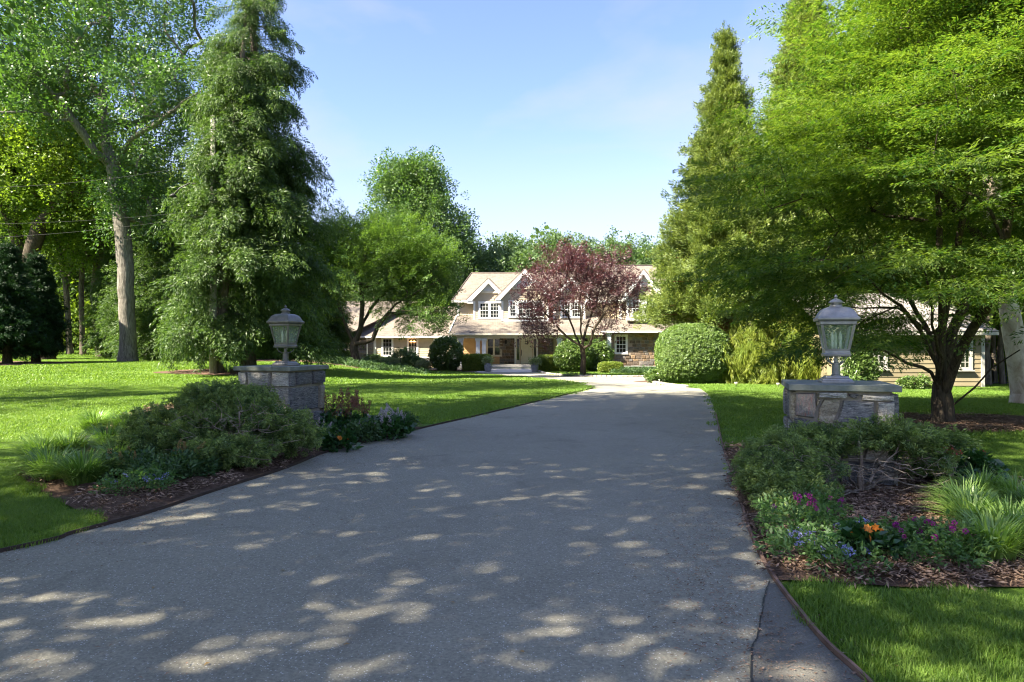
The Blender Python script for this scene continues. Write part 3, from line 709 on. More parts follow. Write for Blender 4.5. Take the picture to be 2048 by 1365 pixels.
# ================================================================== GATE PILLARS AND LANTERNS
def faceted_stone(poly, depth, mat, parent, frame, seed):
    """irregular stone on a pillar face; poly in face metres (u right, v up); frame maps (u, out, v)"""
    g = random.Random(seed); k = len(poly)
    cx = sum(p[0] for p in poly) / k; cy = sum(p[1] for p in poly) / k
    pts = []
    for i in range(k):
        a, b = poly[i], poly[(i + 1) % k]
        pts.append(a); pts.append(((a[0] + b[0]) / 2 + g.uniform(-.008, .008), (a[1] + b[1]) / 2 + g.uniform(-.008, .008)))
    m = len(pts); rings = []
    for f, o_ in ((1.0, -.02), (.985, depth * .6), (.93, depth), (.45, depth * 1.12)):
        rings.append([(cx + (x - cx) * f, o_ + (g.uniform(-.006, .006) if o_ > 0 else 0), cy + (y - cy) * f) for x, y in pts])
    vs = []; fs = []
    for r in rings: vs += [frame @ Vector(q) for q in r]
    c = len(vs); vs.append(frame @ Vector((cx, depth * 1.15 + g.uniform(-.004, .006), cy)))
    for a in range(3):
        for i in range(m):
            j = (i + 1) % m; fs.append((a * m + i, a * m + j, (a + 1) * m + j, (a + 1) * m + i))
    for i in range(m): fs.append((3 * m + i, 3 * m + (i + 1) % m, c))
    G_ = G(); G_.v = [tuple(q) for q in vs]; G_.f = fs
    return G_.obj('stone', mat, parent)
def R_(x0, x1, y0, y1, j=.0):
    return [(x0 + j, y0), (x1 - j * .3, y0 + j * .5), (x1, y1 - j * .4), (x0 + j * .2, y1)]
def pillar(loc, rz, side, H, faces, label):
    """loc = centre; faces: 'front'(-y), 'right'(+x), 'left'(-x), 'back' lists of (poly normalised to side x height, mat)"""
    e = empty('stone_pillar', (*loc, 0), rz, label=label, cat='pillar', group='stone gate pillars beside the driveway')
    s = side / 2; g = G(); g.box(-s + .02, s - .02, -s + .02, s - .02, -.15, H - .065); g.obj('mortar_core', M['mortar'], e)
    fr = {'front': Matrix(((1, 0, 0, -s), (0, -1, 0, -s + .02), (0, 0, 1, 0), (0, 0, 0, 1))), 'back': Matrix(((-1, 0, 0, s), (0, 1, 0, s - .02), (0, 0, 1, 0), (0, 0, 0, 1))),
          'right': Matrix(((0, 1, 0, s - .02), (1, 0, 0, -s), (0, 0, 1, 0), (0, 0, 0, 1))), 'left': Matrix(((0, -1, 0, -s + .02), (-1, 0, 0, s), (0, 0, 1, 0), (0, 0, 0, 1)))}
    k = 0
    for nm, st in faces.items():
        for poly, mat in st:
            k += 1
            pl = [(u * side, v * (H - .07)) for u, v in poly]
            faceted_stone(pl, .032 + .012 * ((k * 7) % 3), M[mat], e, fr[nm], k * 13 + int(loc[1] * 7))
    c = s + .055; g = G(); g.box(-c, c, -c, c, H - .065, H); g.obj('cap_slab', M['bluestone'], e, bevel=.006)
    return e
def auto_face(seed):
    g = random.Random(seed); out = []; v = 0.0; mats = ['gran_l', 'gran_d', 'gran_l', 'gran_t', 'gran_d']
    while v < .97:
        h = min(g.uniform(.17, .3), 1 - v)
        if 1 - v - h < .1: h = 1 - v
        u = 0.0
        while u < .97:
            wd = g.uniform(.2, .45)
            if u + wd > .84: wd = 1 - u
            out.append((R_(u + .012, u + wd - .012, v + .012, v + h - .012, g.uniform(0, .02)), g.choice(mats))); u += wd
        v += h
    return out
# right pillar: front face laid out stone by stone, v from the ground (0) to under the cap (1)
def cr(px, py):   # crop coordinates of the front face -> normalised
    return ((px - 235) / (1740 - 235), 1 - (py - 380) / 1720.0)
front_R = [([cr(262, 420), cr(255, 820), cr(540, 862), cr(575, 680), cr(560, 410)], 'gran_p'),
           ([cr(600, 405), cr(600, 490), cr(1010, 500), cr(1045, 470), cr(1050, 400)], 'gran_l'),
           ([cr(1070, 420), cr(1110, 480), cr(1180, 495), cr(1215, 450), cr(1200, 415)], 'gran_d'),
           ([cr(1250, 430), cr(1260, 520), cr(1728, 520), cr(1735, 430)], 'gran_l'),
           ([cr(590, 520), cr(585, 650), cr(640, 530)], 'gran_t'),
           ([cr(700, 515), cr(620, 680), cr(600, 920), cr(820, 970), cr(900, 740), cr(945, 515)], 'gran_t'),
           ([cr(985, 540), cr(885, 920), cr(1440, 925), cr(1440, 545)], 'gran_d'),
           ([cr(1490, 545), cr(1480, 960), cr(1725, 960), cr(1735, 545)], 'gran_l'),
           ([cr(240, 860), cr(240, 1150), cr(860, 1180), cr(800, 1010), cr(540, 920)], 'gran_d'),
           ([cr(890, 980), cr(900, 1300), cr(1400, 1300), cr(1440, 985)], 'gran_l'), ([cr(1480, 1000), cr(1450, 1310), cr(1730, 1310), cr(1730, 1000)], 'gran_t'),
           ([cr(240, 1190), cr(240, 1500), cr(700, 1520), cr(860, 1220)], 'gran_l'), ([cr(880, 1330), cr(740, 1540), cr(1250, 1560), cr(1300, 1340)], 'gran_d'),
           ([cr(1340, 1345), cr(1290, 1560), cr(1730, 1560), cr(1730, 1345)], 'gran_l'), ([cr(240, 1550), cr(240, 2090), cr(900, 2090), cr(900, 1590)], 'gran_t'), ([cr(940, 1600), cr(940, 2090), cr(1730, 2090), cr(1730, 1600)], 'gran_d')]
front_R = [(list(reversed(p)) if False else p, m_) for p, m_ in front_R]
ALF = -R(17.5)
def pcenter(corner, s):   # front-left corner -> centre
    c = Matrix.Rotation(ALF, 2) @ Vector((s / 2, s / 2)); return (corner[0] + c.x, corner[1] + c.y)
cR = pcenter((X(1588, 7.22), 7.22), .95)
# left pillar: its front-right corner faces the camera
c_ = Matrix.Rotation(ALF, 2) @ Vector((-.475, .475)); cL = (X(579.6, 10.35) + c_.x, 10.35 + c_.y)
front_L = [(R_(.01, .16, .80, .985, .01), 'gran_l'), (R_(.19, .63, .79, .985, .01), 'gran_l'), (R_(.66, .985, .79, .985, .01), 'gran_l'),  # nearly all pale stone: this side's brighter light is put into the colours
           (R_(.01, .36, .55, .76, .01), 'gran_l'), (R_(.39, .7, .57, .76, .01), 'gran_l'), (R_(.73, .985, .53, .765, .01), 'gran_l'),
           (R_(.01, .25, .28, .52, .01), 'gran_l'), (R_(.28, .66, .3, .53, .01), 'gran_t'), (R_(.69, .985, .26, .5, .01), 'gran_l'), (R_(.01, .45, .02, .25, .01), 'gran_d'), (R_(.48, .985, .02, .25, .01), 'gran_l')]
right_L = [(R_(.01, .14, .79, .985), 'gran_d'), (R_(.17, .62, .80, .985, .02), 'gran_d'), (R_(.65, .985, .80, .985, .01), 'gran_d'),  # mostly dark stone: the shade on this side is put into the colours
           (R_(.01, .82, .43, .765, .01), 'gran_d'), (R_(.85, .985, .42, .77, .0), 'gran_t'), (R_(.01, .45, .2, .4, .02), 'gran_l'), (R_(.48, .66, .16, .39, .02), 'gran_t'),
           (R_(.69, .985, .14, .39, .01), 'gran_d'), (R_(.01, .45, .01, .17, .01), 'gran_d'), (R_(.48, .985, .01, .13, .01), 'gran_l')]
pillar(cR, ALF, .95, 1.085, {'front': front_R, 'left': auto_face(5), 'right': auto_face(6), 'back': auto_face(7)}, 'square granite pillar with stone cap right of the driveway, behind the bare-branched yew')
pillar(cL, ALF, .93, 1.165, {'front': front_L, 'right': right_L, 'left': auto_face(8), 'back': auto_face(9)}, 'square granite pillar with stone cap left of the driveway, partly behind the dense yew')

def lantern(loc, rz, scale, label, mt):
    e = empty('lantern', loc, rz, label=label, cat='lantern', group='pewter lanterns on the gate pillars'); e.scale = (scale,) * 3
    q = math.pi / 4; rt = math.sqrt(2) / 2; P = M[mt]
    sq = lambda prof: [(w_ * rt, z) for w_, z in prof]
    G().loft([[(x * a, y * a, z) for x, y in ((-1, -1), (1, -1), (1, 1), (-1, 1))] for a, z in ((.16, 0), (.16, .02), (.145, .032), (.14, .045), (.115, .06), (.11, .073))]).obj('base', P, e, bevel=.003)
    G().lathe([(.052, .073), (.052, .085), (.043, .09), (.043, .20), (.05, .205), (.05, .215), (.022, .222), (.018, .30)], 20).obj('stem', P, e, smooth=False)
    for sx_, sy_ in ((1, 1), (-1, 1), (1, -1), (-1, -1)):
        pts = [(.035 * sx_, .035 * sy_, .20), (.05 * sx_, .05 * sy_, .215), (.075 * sx_, .075 * sy_, .235), (.088 * sx_, .088 * sy_, .262), (.09 * sx_, .09 * sy_, .297)]
        G().tube(pts, .0075, 6).obj('bracket', P, e, smooth=True)
    G().lathe(sq([(.20, .285), (.262, .292), (.268, .315), (.25, .325), (.25, .345), (.23, .356)]), 4, rot=q).obj('lower_rim', P, e, bevel=.003)
    # four corner bars, panes leaning outward
    b, t = .118, .17; z0, z1 = .35, .64
    for sx_, sy_ in ((1, 1), (-1, 1), (1, -1), (-1, -1)):
        G().loft([[((c + x) * sx_, (c + y) * sy_, z) for x, y in ((-.022, -.022), (.004, -.022), (.004, .004), (-.022, .004))][::(1 if sx_ * sy_ > 0 else -1)] for c, z in ((b, z0), (t, z1))]).obj('corner_bar', P, e)
    for k in range(4):
        A = Matrix.Rotation(k * math.pi / 2, 4, 'Z')
        vs = [A @ Vector(p) for p in ((-b + .015, -b + .008, z0 + .005), (b - .015, -b + .008, z0 + .005), (t - .015, -t + .008, z1), (-t + .015, -t + .008, z1))]
        G().prism(vs, .003).obj('pane', M['lampglass'], e)
        gg = G()
        for (u0, u1, w0, w1, za, zb) in ((-b, b, -b, -b, z0, z0 + .018), ):
            gg.prism([A @ Vector((-b, -b - .002, z0)), A @ Vector((b, -b - .002, z0)), A @ Vector((b + .003, -b - .005, z0 + .02)), A @ Vector((-b - .003, -b - .005, z0 + .02))], .006)
        gg.obj('pane_bead', P, e)
    for x, y in ((0, .035), (-.04, -.03), (.04, -.03)):
        G().lathe([(.013, .36), (.013, .45), (.010, .452), (.016, .47), (.018, .50), (.012, .535), (.004, .56), (.0015, .567)], 10, (x, y, 0)).obj('bulb', M['bulb'], e, smooth=True)
    G().lathe(sq([(.34, .63), (.36, .637), (.36, .668), (.405, .676), (.418, .69), (.418, .708), (.395, .716)]), 4, rot=q).obj('upper_rim', P, e, bevel=.003)
    dome = [(.385, .715), (.375, .728), (.36, .745), (.335, .77), (.30, .795), (.255, .813), (.20, .824), (.16, .828)]
    G().lathe(sq(dome), 4, rot=q).obj('roof', P, e, bevel=.003)
    G().lathe([(.07, .823), (.066, .84), (.064, .845)], 24).obj('vent_collar', P, e)
    g = G(); g.lathe([(.054, .843), (.054, .876)], 24)
    for k in range(20):
        a = 2 * math.pi * k / 20; g.tube([(.057 * math.cos(a), .057 * math.sin(a), .845), (.057 * math.cos(a), .057 * math.sin(a), .876)], .0035, 4)
    g.obj('vent', P, e)
    G().lathe([(.075, .875), (.075, .884), (.06, .898), (.04, .912), (.02, .92), (.012, .925), (.012, .93)], 20).obj('vent_cap', P, e, smooth=False)
    G().lathe([(.004, .928), (.012, .931), (.018, .94), (.018, .948), (.012, .957), (.005, .962), (.003, .972)], 12).obj('finial', P, e, smooth=True)
    return e
lantern((cR[0] - .02, cR[1] - .03, 1.085), ALF, 1.0, 'pale pewter lantern with three candle bulbs on the right stone pillar', 'pewter')
lantern((cL[0] + .06, cL[1] - .03, 1.165), ALF, 1.0, 'pewter lantern with frosted panes on the left stone pillar', 'pewter_d')

# ================================================================== HOUSE
house = empty('house', (4, 61, -.5), label='beige two-storey house with brown shingled roofs, white gables and a stone entrance', cat='house')
HO = Vector((4, 61, -.5))
class HG(G):
    def put(s, name, mat, parent=None, bevel=0, off=HO, kind=None):
        p = parent or house
        s.v = [tuple(Vector(q) - off) for q in s.v]
        o = s.obj(name, mat, p, bevel=bevel)
        if kind: o['kind'] = kind
        return o
def hung(name, parent, x0, x1, z0, z1, Y, trim=.11, cols=3, rows=2, units=1, tm='white', off=HO, mullion=.1, sill=True):
    """sash window(s): frame > panes, muntins, sill. Y = wall face; frame stands proud of it"""
    f = HG(); d = .045; Yf = Y - d
    f.box(x0 - trim, x0, Yf, Y, z0, z1); f.box(x1, x1 + trim, Yf, Y, z0, z1)
    f.box(x0 - trim - .02, x1 + trim + .02, Yf - .012, Y, z1, z1 + trim * 1.15); f.box(x0 - trim, x1 + trim, Yf, Y, z0 - trim * .6, z0)
    uw = (x1 - x0 - mullion * (units - 1)) / units
    for u in range(units - 1): f.box(x0 + uw * (u + 1) + mullion * u, x0 + (uw + mullion) * (u + 1), Yf, Y, z0, z1)
    fo = f.put(name, M[tm], parent, off=off)
    for u in range(units):
        a = x0 + (uw + mullion) * u; b = a + uw; zm = (z0 + z1) / 2
        for za, zb, yy in ((zm, z1, 0), (z0, zm, -.012)):
            g = HG(); g.box(a + .035, b - .035, Y - .014 + yy * .3, Y - .004, za + .03, zb - .03); g.put('pane', M['glass'], fo, off=off)
        g = HG(); st = .04
        g.box(a, a + st, Yf + .01, Y, z0, z1); g.box(b - st, b, Yf + .01, Y, z0, z1); g.box(a + st, b - st, Yf + .01, Y, z0, z0 + st); g.box(a + st, b - st, Yf + .01, Y, z1 - st, z1); g.box(a + st, b - st, Yf + .004, Y, zm - st / 2, zm + st / 2)
        g.put('sash', M[tm], fo, off=off)
        if cols > 1:
            g = HG()
            for c in range(1, cols):
                xx = a + (b - a) * c / cols; g.box(xx - .012, xx + .012, Yf + .02, Y, z0 + st, z1 - st)
            for za, zb in ((z0, zm), (zm, z1)):
                for r_ in range(1, rows):
                    zz = za + (zb - za) * r_ / rows; g.box(a + st, b - st, Yf + .022, Y - .002, zz - .012, zz + .012)
            g.put('muntin', M[tm], fo, off=off)
    if sill:
        g = HG(); g.box(x0 - trim - .04, x1 + trim + .04, Yf - .06, Y, z0 - trim * .6 - .05, z0 - trim * .6 - .001); g.put('sill', M[tm], fo, off=off)
    return fo
def clap(name, parent, outline, Y, mat, pitch=.19, off=HO, kind='stuff'):
    """clapboards clipped to an outline given as function z -> (x0, x1), z range"""
    fn, z0, z1 = outline; g = HG(); z = z0
    while z < z1 - 1e-3:
        zt = min(z + pitch, z1); a0, b0 = fn(z + 1e-4); a1, b1 = fn(zt - 1e-4)
        if b0 - a0 > .02:
            g.poly([(a0, Y - .022, z), (b0, Y - .022, z), (b1, Y, zt), (a1, Y, zt), (a0, Y + .03, z), (b0, Y + .03, z), (b1, Y + .03, zt), (a1, Y + .03, zt)],
                   [(0, 1, 2, 3), (4, 5, 1, 0), (0, 3, 7, 4), (5, 6, 2, 1), (7, 6, 5, 4)])
        z = zt
    return g.put(name, M[mat], parent, off=off, kind=kind)
def rect(x0, x1): return lambda z: (x0, x1)
def roofslab(g, pts, th=.1):
    return g.prism(pts, th)
def uvroof(o, off=HO):
    """UVs in metres along the eave and up the slope"""
    me = o.data; uv = me.uv_layers.new(name='UVMap')
    for p in me.polygons:
        n = p.normal; h = Vector((-n.y, n.x, 0)); h = h.normalized() if h.length > .05 else Vector((1, 0, 0)); u = n.cross(h)
        for li in p.loop_indices:
            c = me.vertices[me.loops[li].vertex_index].co; uv.data[li].uv = (c.dot(h), c.dot(u))
def roof(name, parent, polys, mat='shingle', th=.1, off=HO):
    g = HG()
    for p in polys: g.prism(p, th)
    o = g.put(name, M[mat], parent, off=off); uvroof(o); return o

zs = lambda py, Y: Zp(py, Y)
Yw = 60.6                                      # recessed second-floor wall
eave_z = zs(601, 60.3)
ridge_z, ridge_y = zs(547, 65.5), 65.5
xl = X(915, Yw)                                # left corner of the main block
xr = X(1242, Yw)
body = HG(); body.box(xl + .05, xr, Yw + .05, 70, 2.62, eave_z - .02); body.box(xl + .05, xr, Yw + .55, 70, -.6, 2.62); body.put('core_wall', M['siding'])
clap('wall', house, (rect(xl, xr), zs(640, Yw), eave_z), Yw, 'siding')
# main roof, hipped at the left end
ex = .45
A_ = (xl - ex, Yw - ex, eave_z); B_ = (xr + 1, Yw - ex, eave_z); rl = (X(943, ridge_y), ridge_y, ridge_z); rr_ = (xr + 1, ridge_y, ridge_z)
C2 = (xl - ex, 70.4, eave_z); D2 = (xr + 1, 70.4, eave_z)
roof('roof', house, [[A_, B_, rr_, rl], [C2, A_, rl], [D2, C2, rl, rr_]])
g = HG(); g.tube([Vector(rl) + Vector((0, 0, .04)), Vector(rr_) + Vector((0, 0, .04))], .07, 6); g.tube([Vector(A_) + Vector((0, 0, .03)), Vector(rl) + Vector((0, 0, .03))], .05, 6); g.put('ridge_cap', M['shingle'])
g = HG(); g.box(xl - ex - .02, xr + 1, Yw - ex - .05, Yw - ex + .02, eave_z - .2, eave_z - .02); g.box(xl - ex, xr + 1, Yw - ex + .02, Yw, eave_z - .2, eave_z - .16); g.put('fascia', M['white'])
g = HG(); g.box(xl - .04, xl + .14, Yw - .07, Yw + .1, zs(636, Yw), eave_z - .2); g.put('corner_board', M['white'])

def gable_bay(px0, px1, peak, eL, eR, Yf, win, pedi=True, base_py=643, pitch_wall='siding', drop=.0):
    """projecting bay: wall from px0 to px1, gable peak (px,py), eave ends (px,py)"""
    x0, x1 = X(px0, Yf), X(px1, Yf); zb = zs(base_py, Yf)
    px_, pz = X(peak[0], Yf - .35), zs(peak[1], Yf - .35); lx, lz = X(eL[0], Yf - .35), zs(eL[1], Yf - .35); rx, rz_ = X(eR[0], Yf - .35), zs(eR[1], Yf - .35)
    sl = (pz - lz) / (px_ - lx); sr = (pz - rz_) / (rx - px_)
    def fn(z):
        a = max(x0, lx + (z + .28 - lz) / sl); b = min(x1, rx - (z + .28 - rz_) / sr)
        return (a, b) if b > a else (px_, px_)
    g = HG(); g.box(x0 + .03, x1 - .03, Yf + .03, Yf + 1.2, zb - .1, min(lz, rz_) - .05); g.put('bay_core', M['siding'])
    zt = pz - 1.0
    clap('gable_wall', house, (fn, zb, pz - .25), Yf, pitch_wall)
    g = HG(); cb = .16
    g.box(x0 - .02, x0 + cb, Yf - .045, Yf + .2, zb, lz - .12); g.put('corner_board', M['white']); g = HG(); g.box(x1 - cb, x1 + .02, Yf - .045, Yf + .2, zb, rz_ - .12); g.put('corner_board', M['white'])
    g = HG(); g.box(x0 + cb + .01, x1 - cb - .01, Yf - .055, Yf, zb - .02, zb + .14); g.put('skirt_board', M['white'])
    # pediment triangle
    hz_ = pz - (pz - lz) * .56
    g = HG(); a, b = lx + (hz_ + .3 - lz) / sl, rx - (hz_ + .3 - rz_) / sr
    g.prism([(a, Yf - .06, hz_), (b, Yf - .06, hz_), (px_ , Yf - .06, pz - .28)], .05)
    g.put('pediment', M['white'])
    g = HG(); g.box(a - .12, b + .12, Yf - .11, Yf - .001, hz_ - .22, hz_); g.put('pediment_board', M['cream'])
    # roof slabs running back into the main roof
    back = Yw + (pz - eave_z) / ((ridge_z - eave_z) / (ridge_y - Yw + ex)) + .2
    Yr = Yf - .38
    ov = .05
    roof('gable_roof', house, [[(lx - ov, Yr, lz - ov * sl), (px_, Yr, pz), (px_, back, pz), (lx - ov, back, lz - ov * sl)][::-1], [(px_, Yr, pz), (rx + ov, Yr, rz_ - ov * sr), (rx + ov, back, rz_ - ov * sr), (px_, back, pz)][::-1]])
    # rake boards
    g = HG(); t = .34
    g.prism([(lx, Yr - .04, lz - t * .25), (lx + .42, Yr - .04, lz - t * .25), (px_, Yr - .04, pz - t * 1.15), (px_, Yr - .04, pz - .02), (lx, Yr - .04, lz - .02)], .05)
    g.prism([(rx, Yr - .04, rz_ - t * .25), (rx, Yr - .04, rz_ - .02), (px_ + .001, Yr - .04, pz - .02), (px_ + .001, Yr - .04, pz - t * 1.15), (rx - .42, Yr - .04, rz_ - t * .25)], .05)
    g.put('rake_board', M['white'])
    g = HG()      # boxed eave returns
    g.prism([(lx, Yr + .012, lz - .03), (lx, Yr + .012, lz - .32), (x0 - .03, Yr + .012, lz - .32), (x0 - .03, Yr + .012, lz - .03 + (x0 - lx) * sl * .8)], .34); g.put('eave_return', M['white']); g = HG()
    g.prism([(x1 + .03, Yr + .012, rz_ - .03 + (rx - x1) * sr * .8), (x1 + .03, Yr + .012, rz_ - .32), (rx, Yr + .012, rz_ - .32), (rx, Yr + .012, rz_ - .03)], .34)
    g.put('eave_return', M['white'])
    for wx0, wx1, wy0, wy1, units, cols in win:
        hung('window', house, X(wx0, Yf), X(wx1, Yf), zs(wy1, Yf), zs(wy0, Yf), Yf - .022, .14, cols, 2, units, mullion=.16)
gable_bay(947, 1002, (977, 558), (934, 600), (1019, 600), 59.9, [(960, 998, 607, 636, 2, 3)], base_py=644)
gable_bay(1003, 1097, (1050, 539), (990, 599), (1110, 599), 59.4, [(1020, 1031, 605, 633, 1, 2), (1037, 1067, 605, 633, 1, 4), (1073, 1084, 605, 633, 1, 2)], base_py=643)
gable_bay(1107, 1170, (1142, 555), (1098, 599), (1187, 599), 59.9, [(1124, 1160, 605, 634, 2, 3)], base_py=644)
# right, taller and nearer block
Yr2 = 58.6; rx0, rx1 = X(1240, Yr2), X(1352, Yr2); rz0 = zs(600, Yr2); rrz, rry = zs(532, 63.5), 63.5
g = HG(); g.box(rx0 + .05, rx1, Yr2 + .05, 68, -.6, rz0); g.put('core_wall', M['siding'])
clap('wall', house, (rect(rx0, rx1), zs(640, Yr2), rz0), Yr2, 'siding')
roof('roof', house, [[(rx0 - .4, Yr2 - .4, rz0), (rx1 + .4, Yr2 - .4, rz0), (rx1 + .4, rry, rrz), (rx0 - .4, rry, rrz)], [(rx1 + .4, 68.4, rz0), (rx0 - .4, 68.4, rz0), (rx0 - .4, rry, rrz), (rx1 + .4, rry, rrz)]])
g = HG(); g.prism([(rx0, Yr2 + .1, rz0), (rx0, rry, rrz - .15), (rx0, 67.9, rz0)], .1); g.put('end_wall', M['siding'])
g = HG(); g.box(rx0 - .42, rx1 + .4, Yr2 - .46, Yr2 - .4, rz0 - .2, rz0 - .01); g.box(rx0 - .4, rx1 + .4, Yr2 - .4, Yr2, rz0 - .2, rz0 - .16); g.put('fascia', M['white'])
g = HG(); g.box(rx0 - .03, rx0 + .16, Yr2 - .05, Yr2 + .1, zs(640, Yr2), rz0 - .2); g.put('corner_board', M['white'])
def dormer(pk, eL, eR, Y, win):
    pass
Yw_save, Yf2 = Yw, 58.0
gable_bay(1254, 1322, (1287, 540), (1246, 592), (1328, 592), 58.0, [(1265, 1284, 604, 631, 1, 3), (1292, 1311, 604, 631, 1, 3)], base_py=641)
g = HG(); g.tube([(rx0 - .4, rry, rrz + .03), (rx1 + .4, rry, rrz + .03)], .07, 6); g.put('ridge_cap', M['shingle'])

# porch roof (skirt between the storeys)
pe_y, pe_z = 57.2, zs(667, 57.2); pt_y = Yw; pt_z = zs(632, Yw)
pxl, pxr = X(898, pe_y), X(1206, pe_y); txl = X(914, Yw)
roof('porch_roof', house, [[(pxl, pe_y, pe_z), (pxr, pe_y, pe_z), (pxr, pt_y, pt_z), (txl, pt_y, pt_z)], [(pxl, 63.5, pe_z), (pxl, pe_y, pe_z), (txl, pt_y, pt_z), (txl, 63.5, pt_z)]])
g = HG(); g.tube([(pxl, pe_y, pe_z + .03), (txl, pt_y, pt_z + .03)], .05, 5); g.put('hip_cap', M['white'])
g = HG(); g.tube([(X(939, pe_y), pe_y + .05, pe_z + .035), (X(998, 59.8), 59.75, zs(645, 59.75) + .03)], .03, 5); g.put('roof_valley', M['dark'])
# eave gutter and beam
g = HG(); g.box(pxl - .05, pxr, pe_y - .12, pe_y - .001, pe_z - .16, pe_z - .02); g.put('gutter', M['cream'], bevel=.02)
g = HG(); g.box(pxl + .25, pxr, pe_y + .35, pe_y + .6, pe_z - .42, pe_z - .13); g.put('porch_beam', M['cream'])
g = HG(); g.box(pxl + .05, pxr, pe_y, 60.9, pe_z - .125, pe_z - .10); g.put('porch_ceiling', M['cream'])
# columns, in pairs
Yc = pe_y + .47; cz0, cz1 = -.2, pe_z - .42
for a, b in ((904.5, 914.5), (917, 927), (951, 961), (963, 973), (1113.5, 1124)):
    x0, x1 = X(a, Yc), X(b, Yc); m_ = (x0 + x1) / 2; r_ = (x1 - x0) / 2
    g = HG(); g.box(m_ - r_ * .82, m_ + r_ * .82, Yc - r_ * .82, Yc + r_ * .82, cz0 + .25, cz1 - .16)
    g.box(m_ - r_ * 1.1, m_ + r_ * 1.1, Yc - r_ * 1.1, Yc + r_ * 1.1, cz0 - .35, cz0 + .25); g.box(m_ - r_ * 1.15, m_ + r_ * 1.15, Yc - r_ * 1.15, Yc + r_ * 1.15, cz1 - .16, cz1 - .002)
    g.box(m_ - r_ * .95, m_ + r_ * .95, Yc - r_ * .95, Yc + r_ * .95, cz1 - .26, cz1 - .16)
    g.put('porch_column', M['white'], bevel=.015)
# porch floor and step
Yd = 60.7
g = HG(); g.box(-6.0, X(1110, 58), 57.3, Yd + .4, -.6, -.2); g.put('porch_floor', M['concrete'])
g = HG(); g.box(-2.7, X(1108, 56.8), 56.75, 57.3, -.6, -.36); g.put('step', M['bluestone'], bevel=.015)
# first-floor wall: siding, window, stone, door
zb_, ztp = -.2, pe_z - .13
g = HG(); g.box(X(924, Yd) , X(1215, Yd), Yd + .06, Yd + .5, zb_, ztp); g.put('core_wall', M['siding_in'])
clap('wall', house, (rect(X(924, Yd), X(974, Yd)), zb_, ztp), Yd, 'siding_in')
clap('wall', house, (rect(X(974, Yd), X(999, Yd)), zb_, zs(711, Yd) - .1), Yd, 'siding_in')
hung('window', house, X(975, Yd), X(1001, Yd), zs(711, Yd), zs(678, Yd), Yd, .1, 1, 1, 2, 'cream')
clap('wall', house, (rect(X(1107, Yd), X(1206, Yd)), zb_, ztp), Yd, 'siding')
hung('window', house, X(1140, Yd), X(1176, Yd), zs(705, Yd), zs(676, Yd), Yd - .022, .12, 2, 2, 2, 'cream')
def stonework(x0, x1, z0, z1, Y, seed, avoid=(), rowh=(.2, .34), wid=(.25, .55), parent=None, off=HO, mats=('fieldstone', 'fieldstone_g', 'fieldstone_o')):
    """coursed field stones, each a part; backing of mortar"""
    g = HG(); g.box(x0, x1, Y, Y + .12, z0, z1); mo = g.put('mortar', M['mortar_d'], parent, off=off)
    r_ = random.Random(seed); z = z0
    while z < z1 - .02:
        h = min(r_.uniform(*rowh), z1 - z); h = z1 - z if z1 - z - h < .1 else h
        x = x0
        while x < x1 - .02:
            wd = r_.uniform(*wid); wd = x1 - x if x1 - x - wd < .15 else wd
            if not any(x + wd > a and x < b and z + h > c and z < d for a, b, c, d in avoid):
                j = lambda: r_.uniform(-.025, .025)
                q = [(x + .012, z + .012 + abs(j())), (x + wd - .012 - abs(j()), z + .012), (x + wd - .012, z + h - .012 - abs(j())), (x + .012 + abs(j()), z + h - .012)]
                d_ = r_.uniform(.02, .05); cx, cz = x + wd / 2, z + h / 2
                gg = HG(); gg.loft([[(a, Y + .02, c) for a, c in q], [(a, Y - d_ * .6, c) for a, c in q], [(cx + (a - cx) * .82, Y - d_, cz + (c - cz) * .8) for a, c in q]])
                gg.f = [f if True else f for f in gg.f]
                gg.put('stone', M[r_.choice(mats)], parent, off=off)
            x += wd
        z += h
stonework(X(999, Yd), X(1029, Yd), zb_, ztp, Yd - .02, 3)
stonework(X(1076, Yd), X(1107, Yd), zb_, ztp, Yd - .02, 4)
# door set
dx0, dx1 = X(1029, Yd), X(1076, Yd); dzt = zs(676, Yd)
g = HG(); g.box(dx0, dx0 + .14, Yd - .1, Yd + .05, zb_ + .001, ztp); g.box(dx1 - .14, dx1, Yd - .1, Yd + .05, zb_ + .001, ztp); g.box(dx0 + .14, dx1 - .14, Yd - .1, Yd + .05, dzt, ztp)
dw = g.put('door_frame', M['white'])
for a, b in ((1033.5, 1039), (1068, 1072)):
    x0, x1 = X(a, Yd), X(b, Yd)
    g = HG(); g.box(x0 - .07, x1 + .07, Yd - .04, Yd + .05, zb_ + .003, dzt - .002); sl_ = g.put('sidelight', M['cream'])
    g = HG(); g.box(x0 + .01, x1 - .01, Yd - .05, Yd - .041, zb_ + .35, dzt - .12); g.put('pane', M['glass'], sl_)
    g = HG()
    for k in range(1, 5): g.box(x0 + .01, x1 - .01, Yd - .058, Yd - .05, zb_ + .35 + k * .34, zb_ + .37 + k * .34)
    g.put('muntin', M['dark'], sl_)
x0, x1 = X(1041.5, Yd), X(1065, Yd)
g = HG(); g.box(x0, x1, Yd - .06, Yd + .05, zb_ + .02, dzt - .01)
door = g.put('door', M['door'])
for k in range(6):
    a = x0 + .12 + (x1 - x0 - .24) * k / 6; b = x0 + .12 + (x1 - x0 - .24) * (k + 1) / 6
    g = HG(); g.box(a + .012, b - .012, Yd - .075, Yd - .06, zb_ + .32, dzt - .15); g.put('plank', M['door'], door)
g = HG(); mx_ = (x0 + x1) / 2
for dxx in (-.07, .07): g.box(mx_ + dxx - .02, mx_ + dxx + .02, Yd - .1, Yd - .075, dzt - .62, dzt - .2)
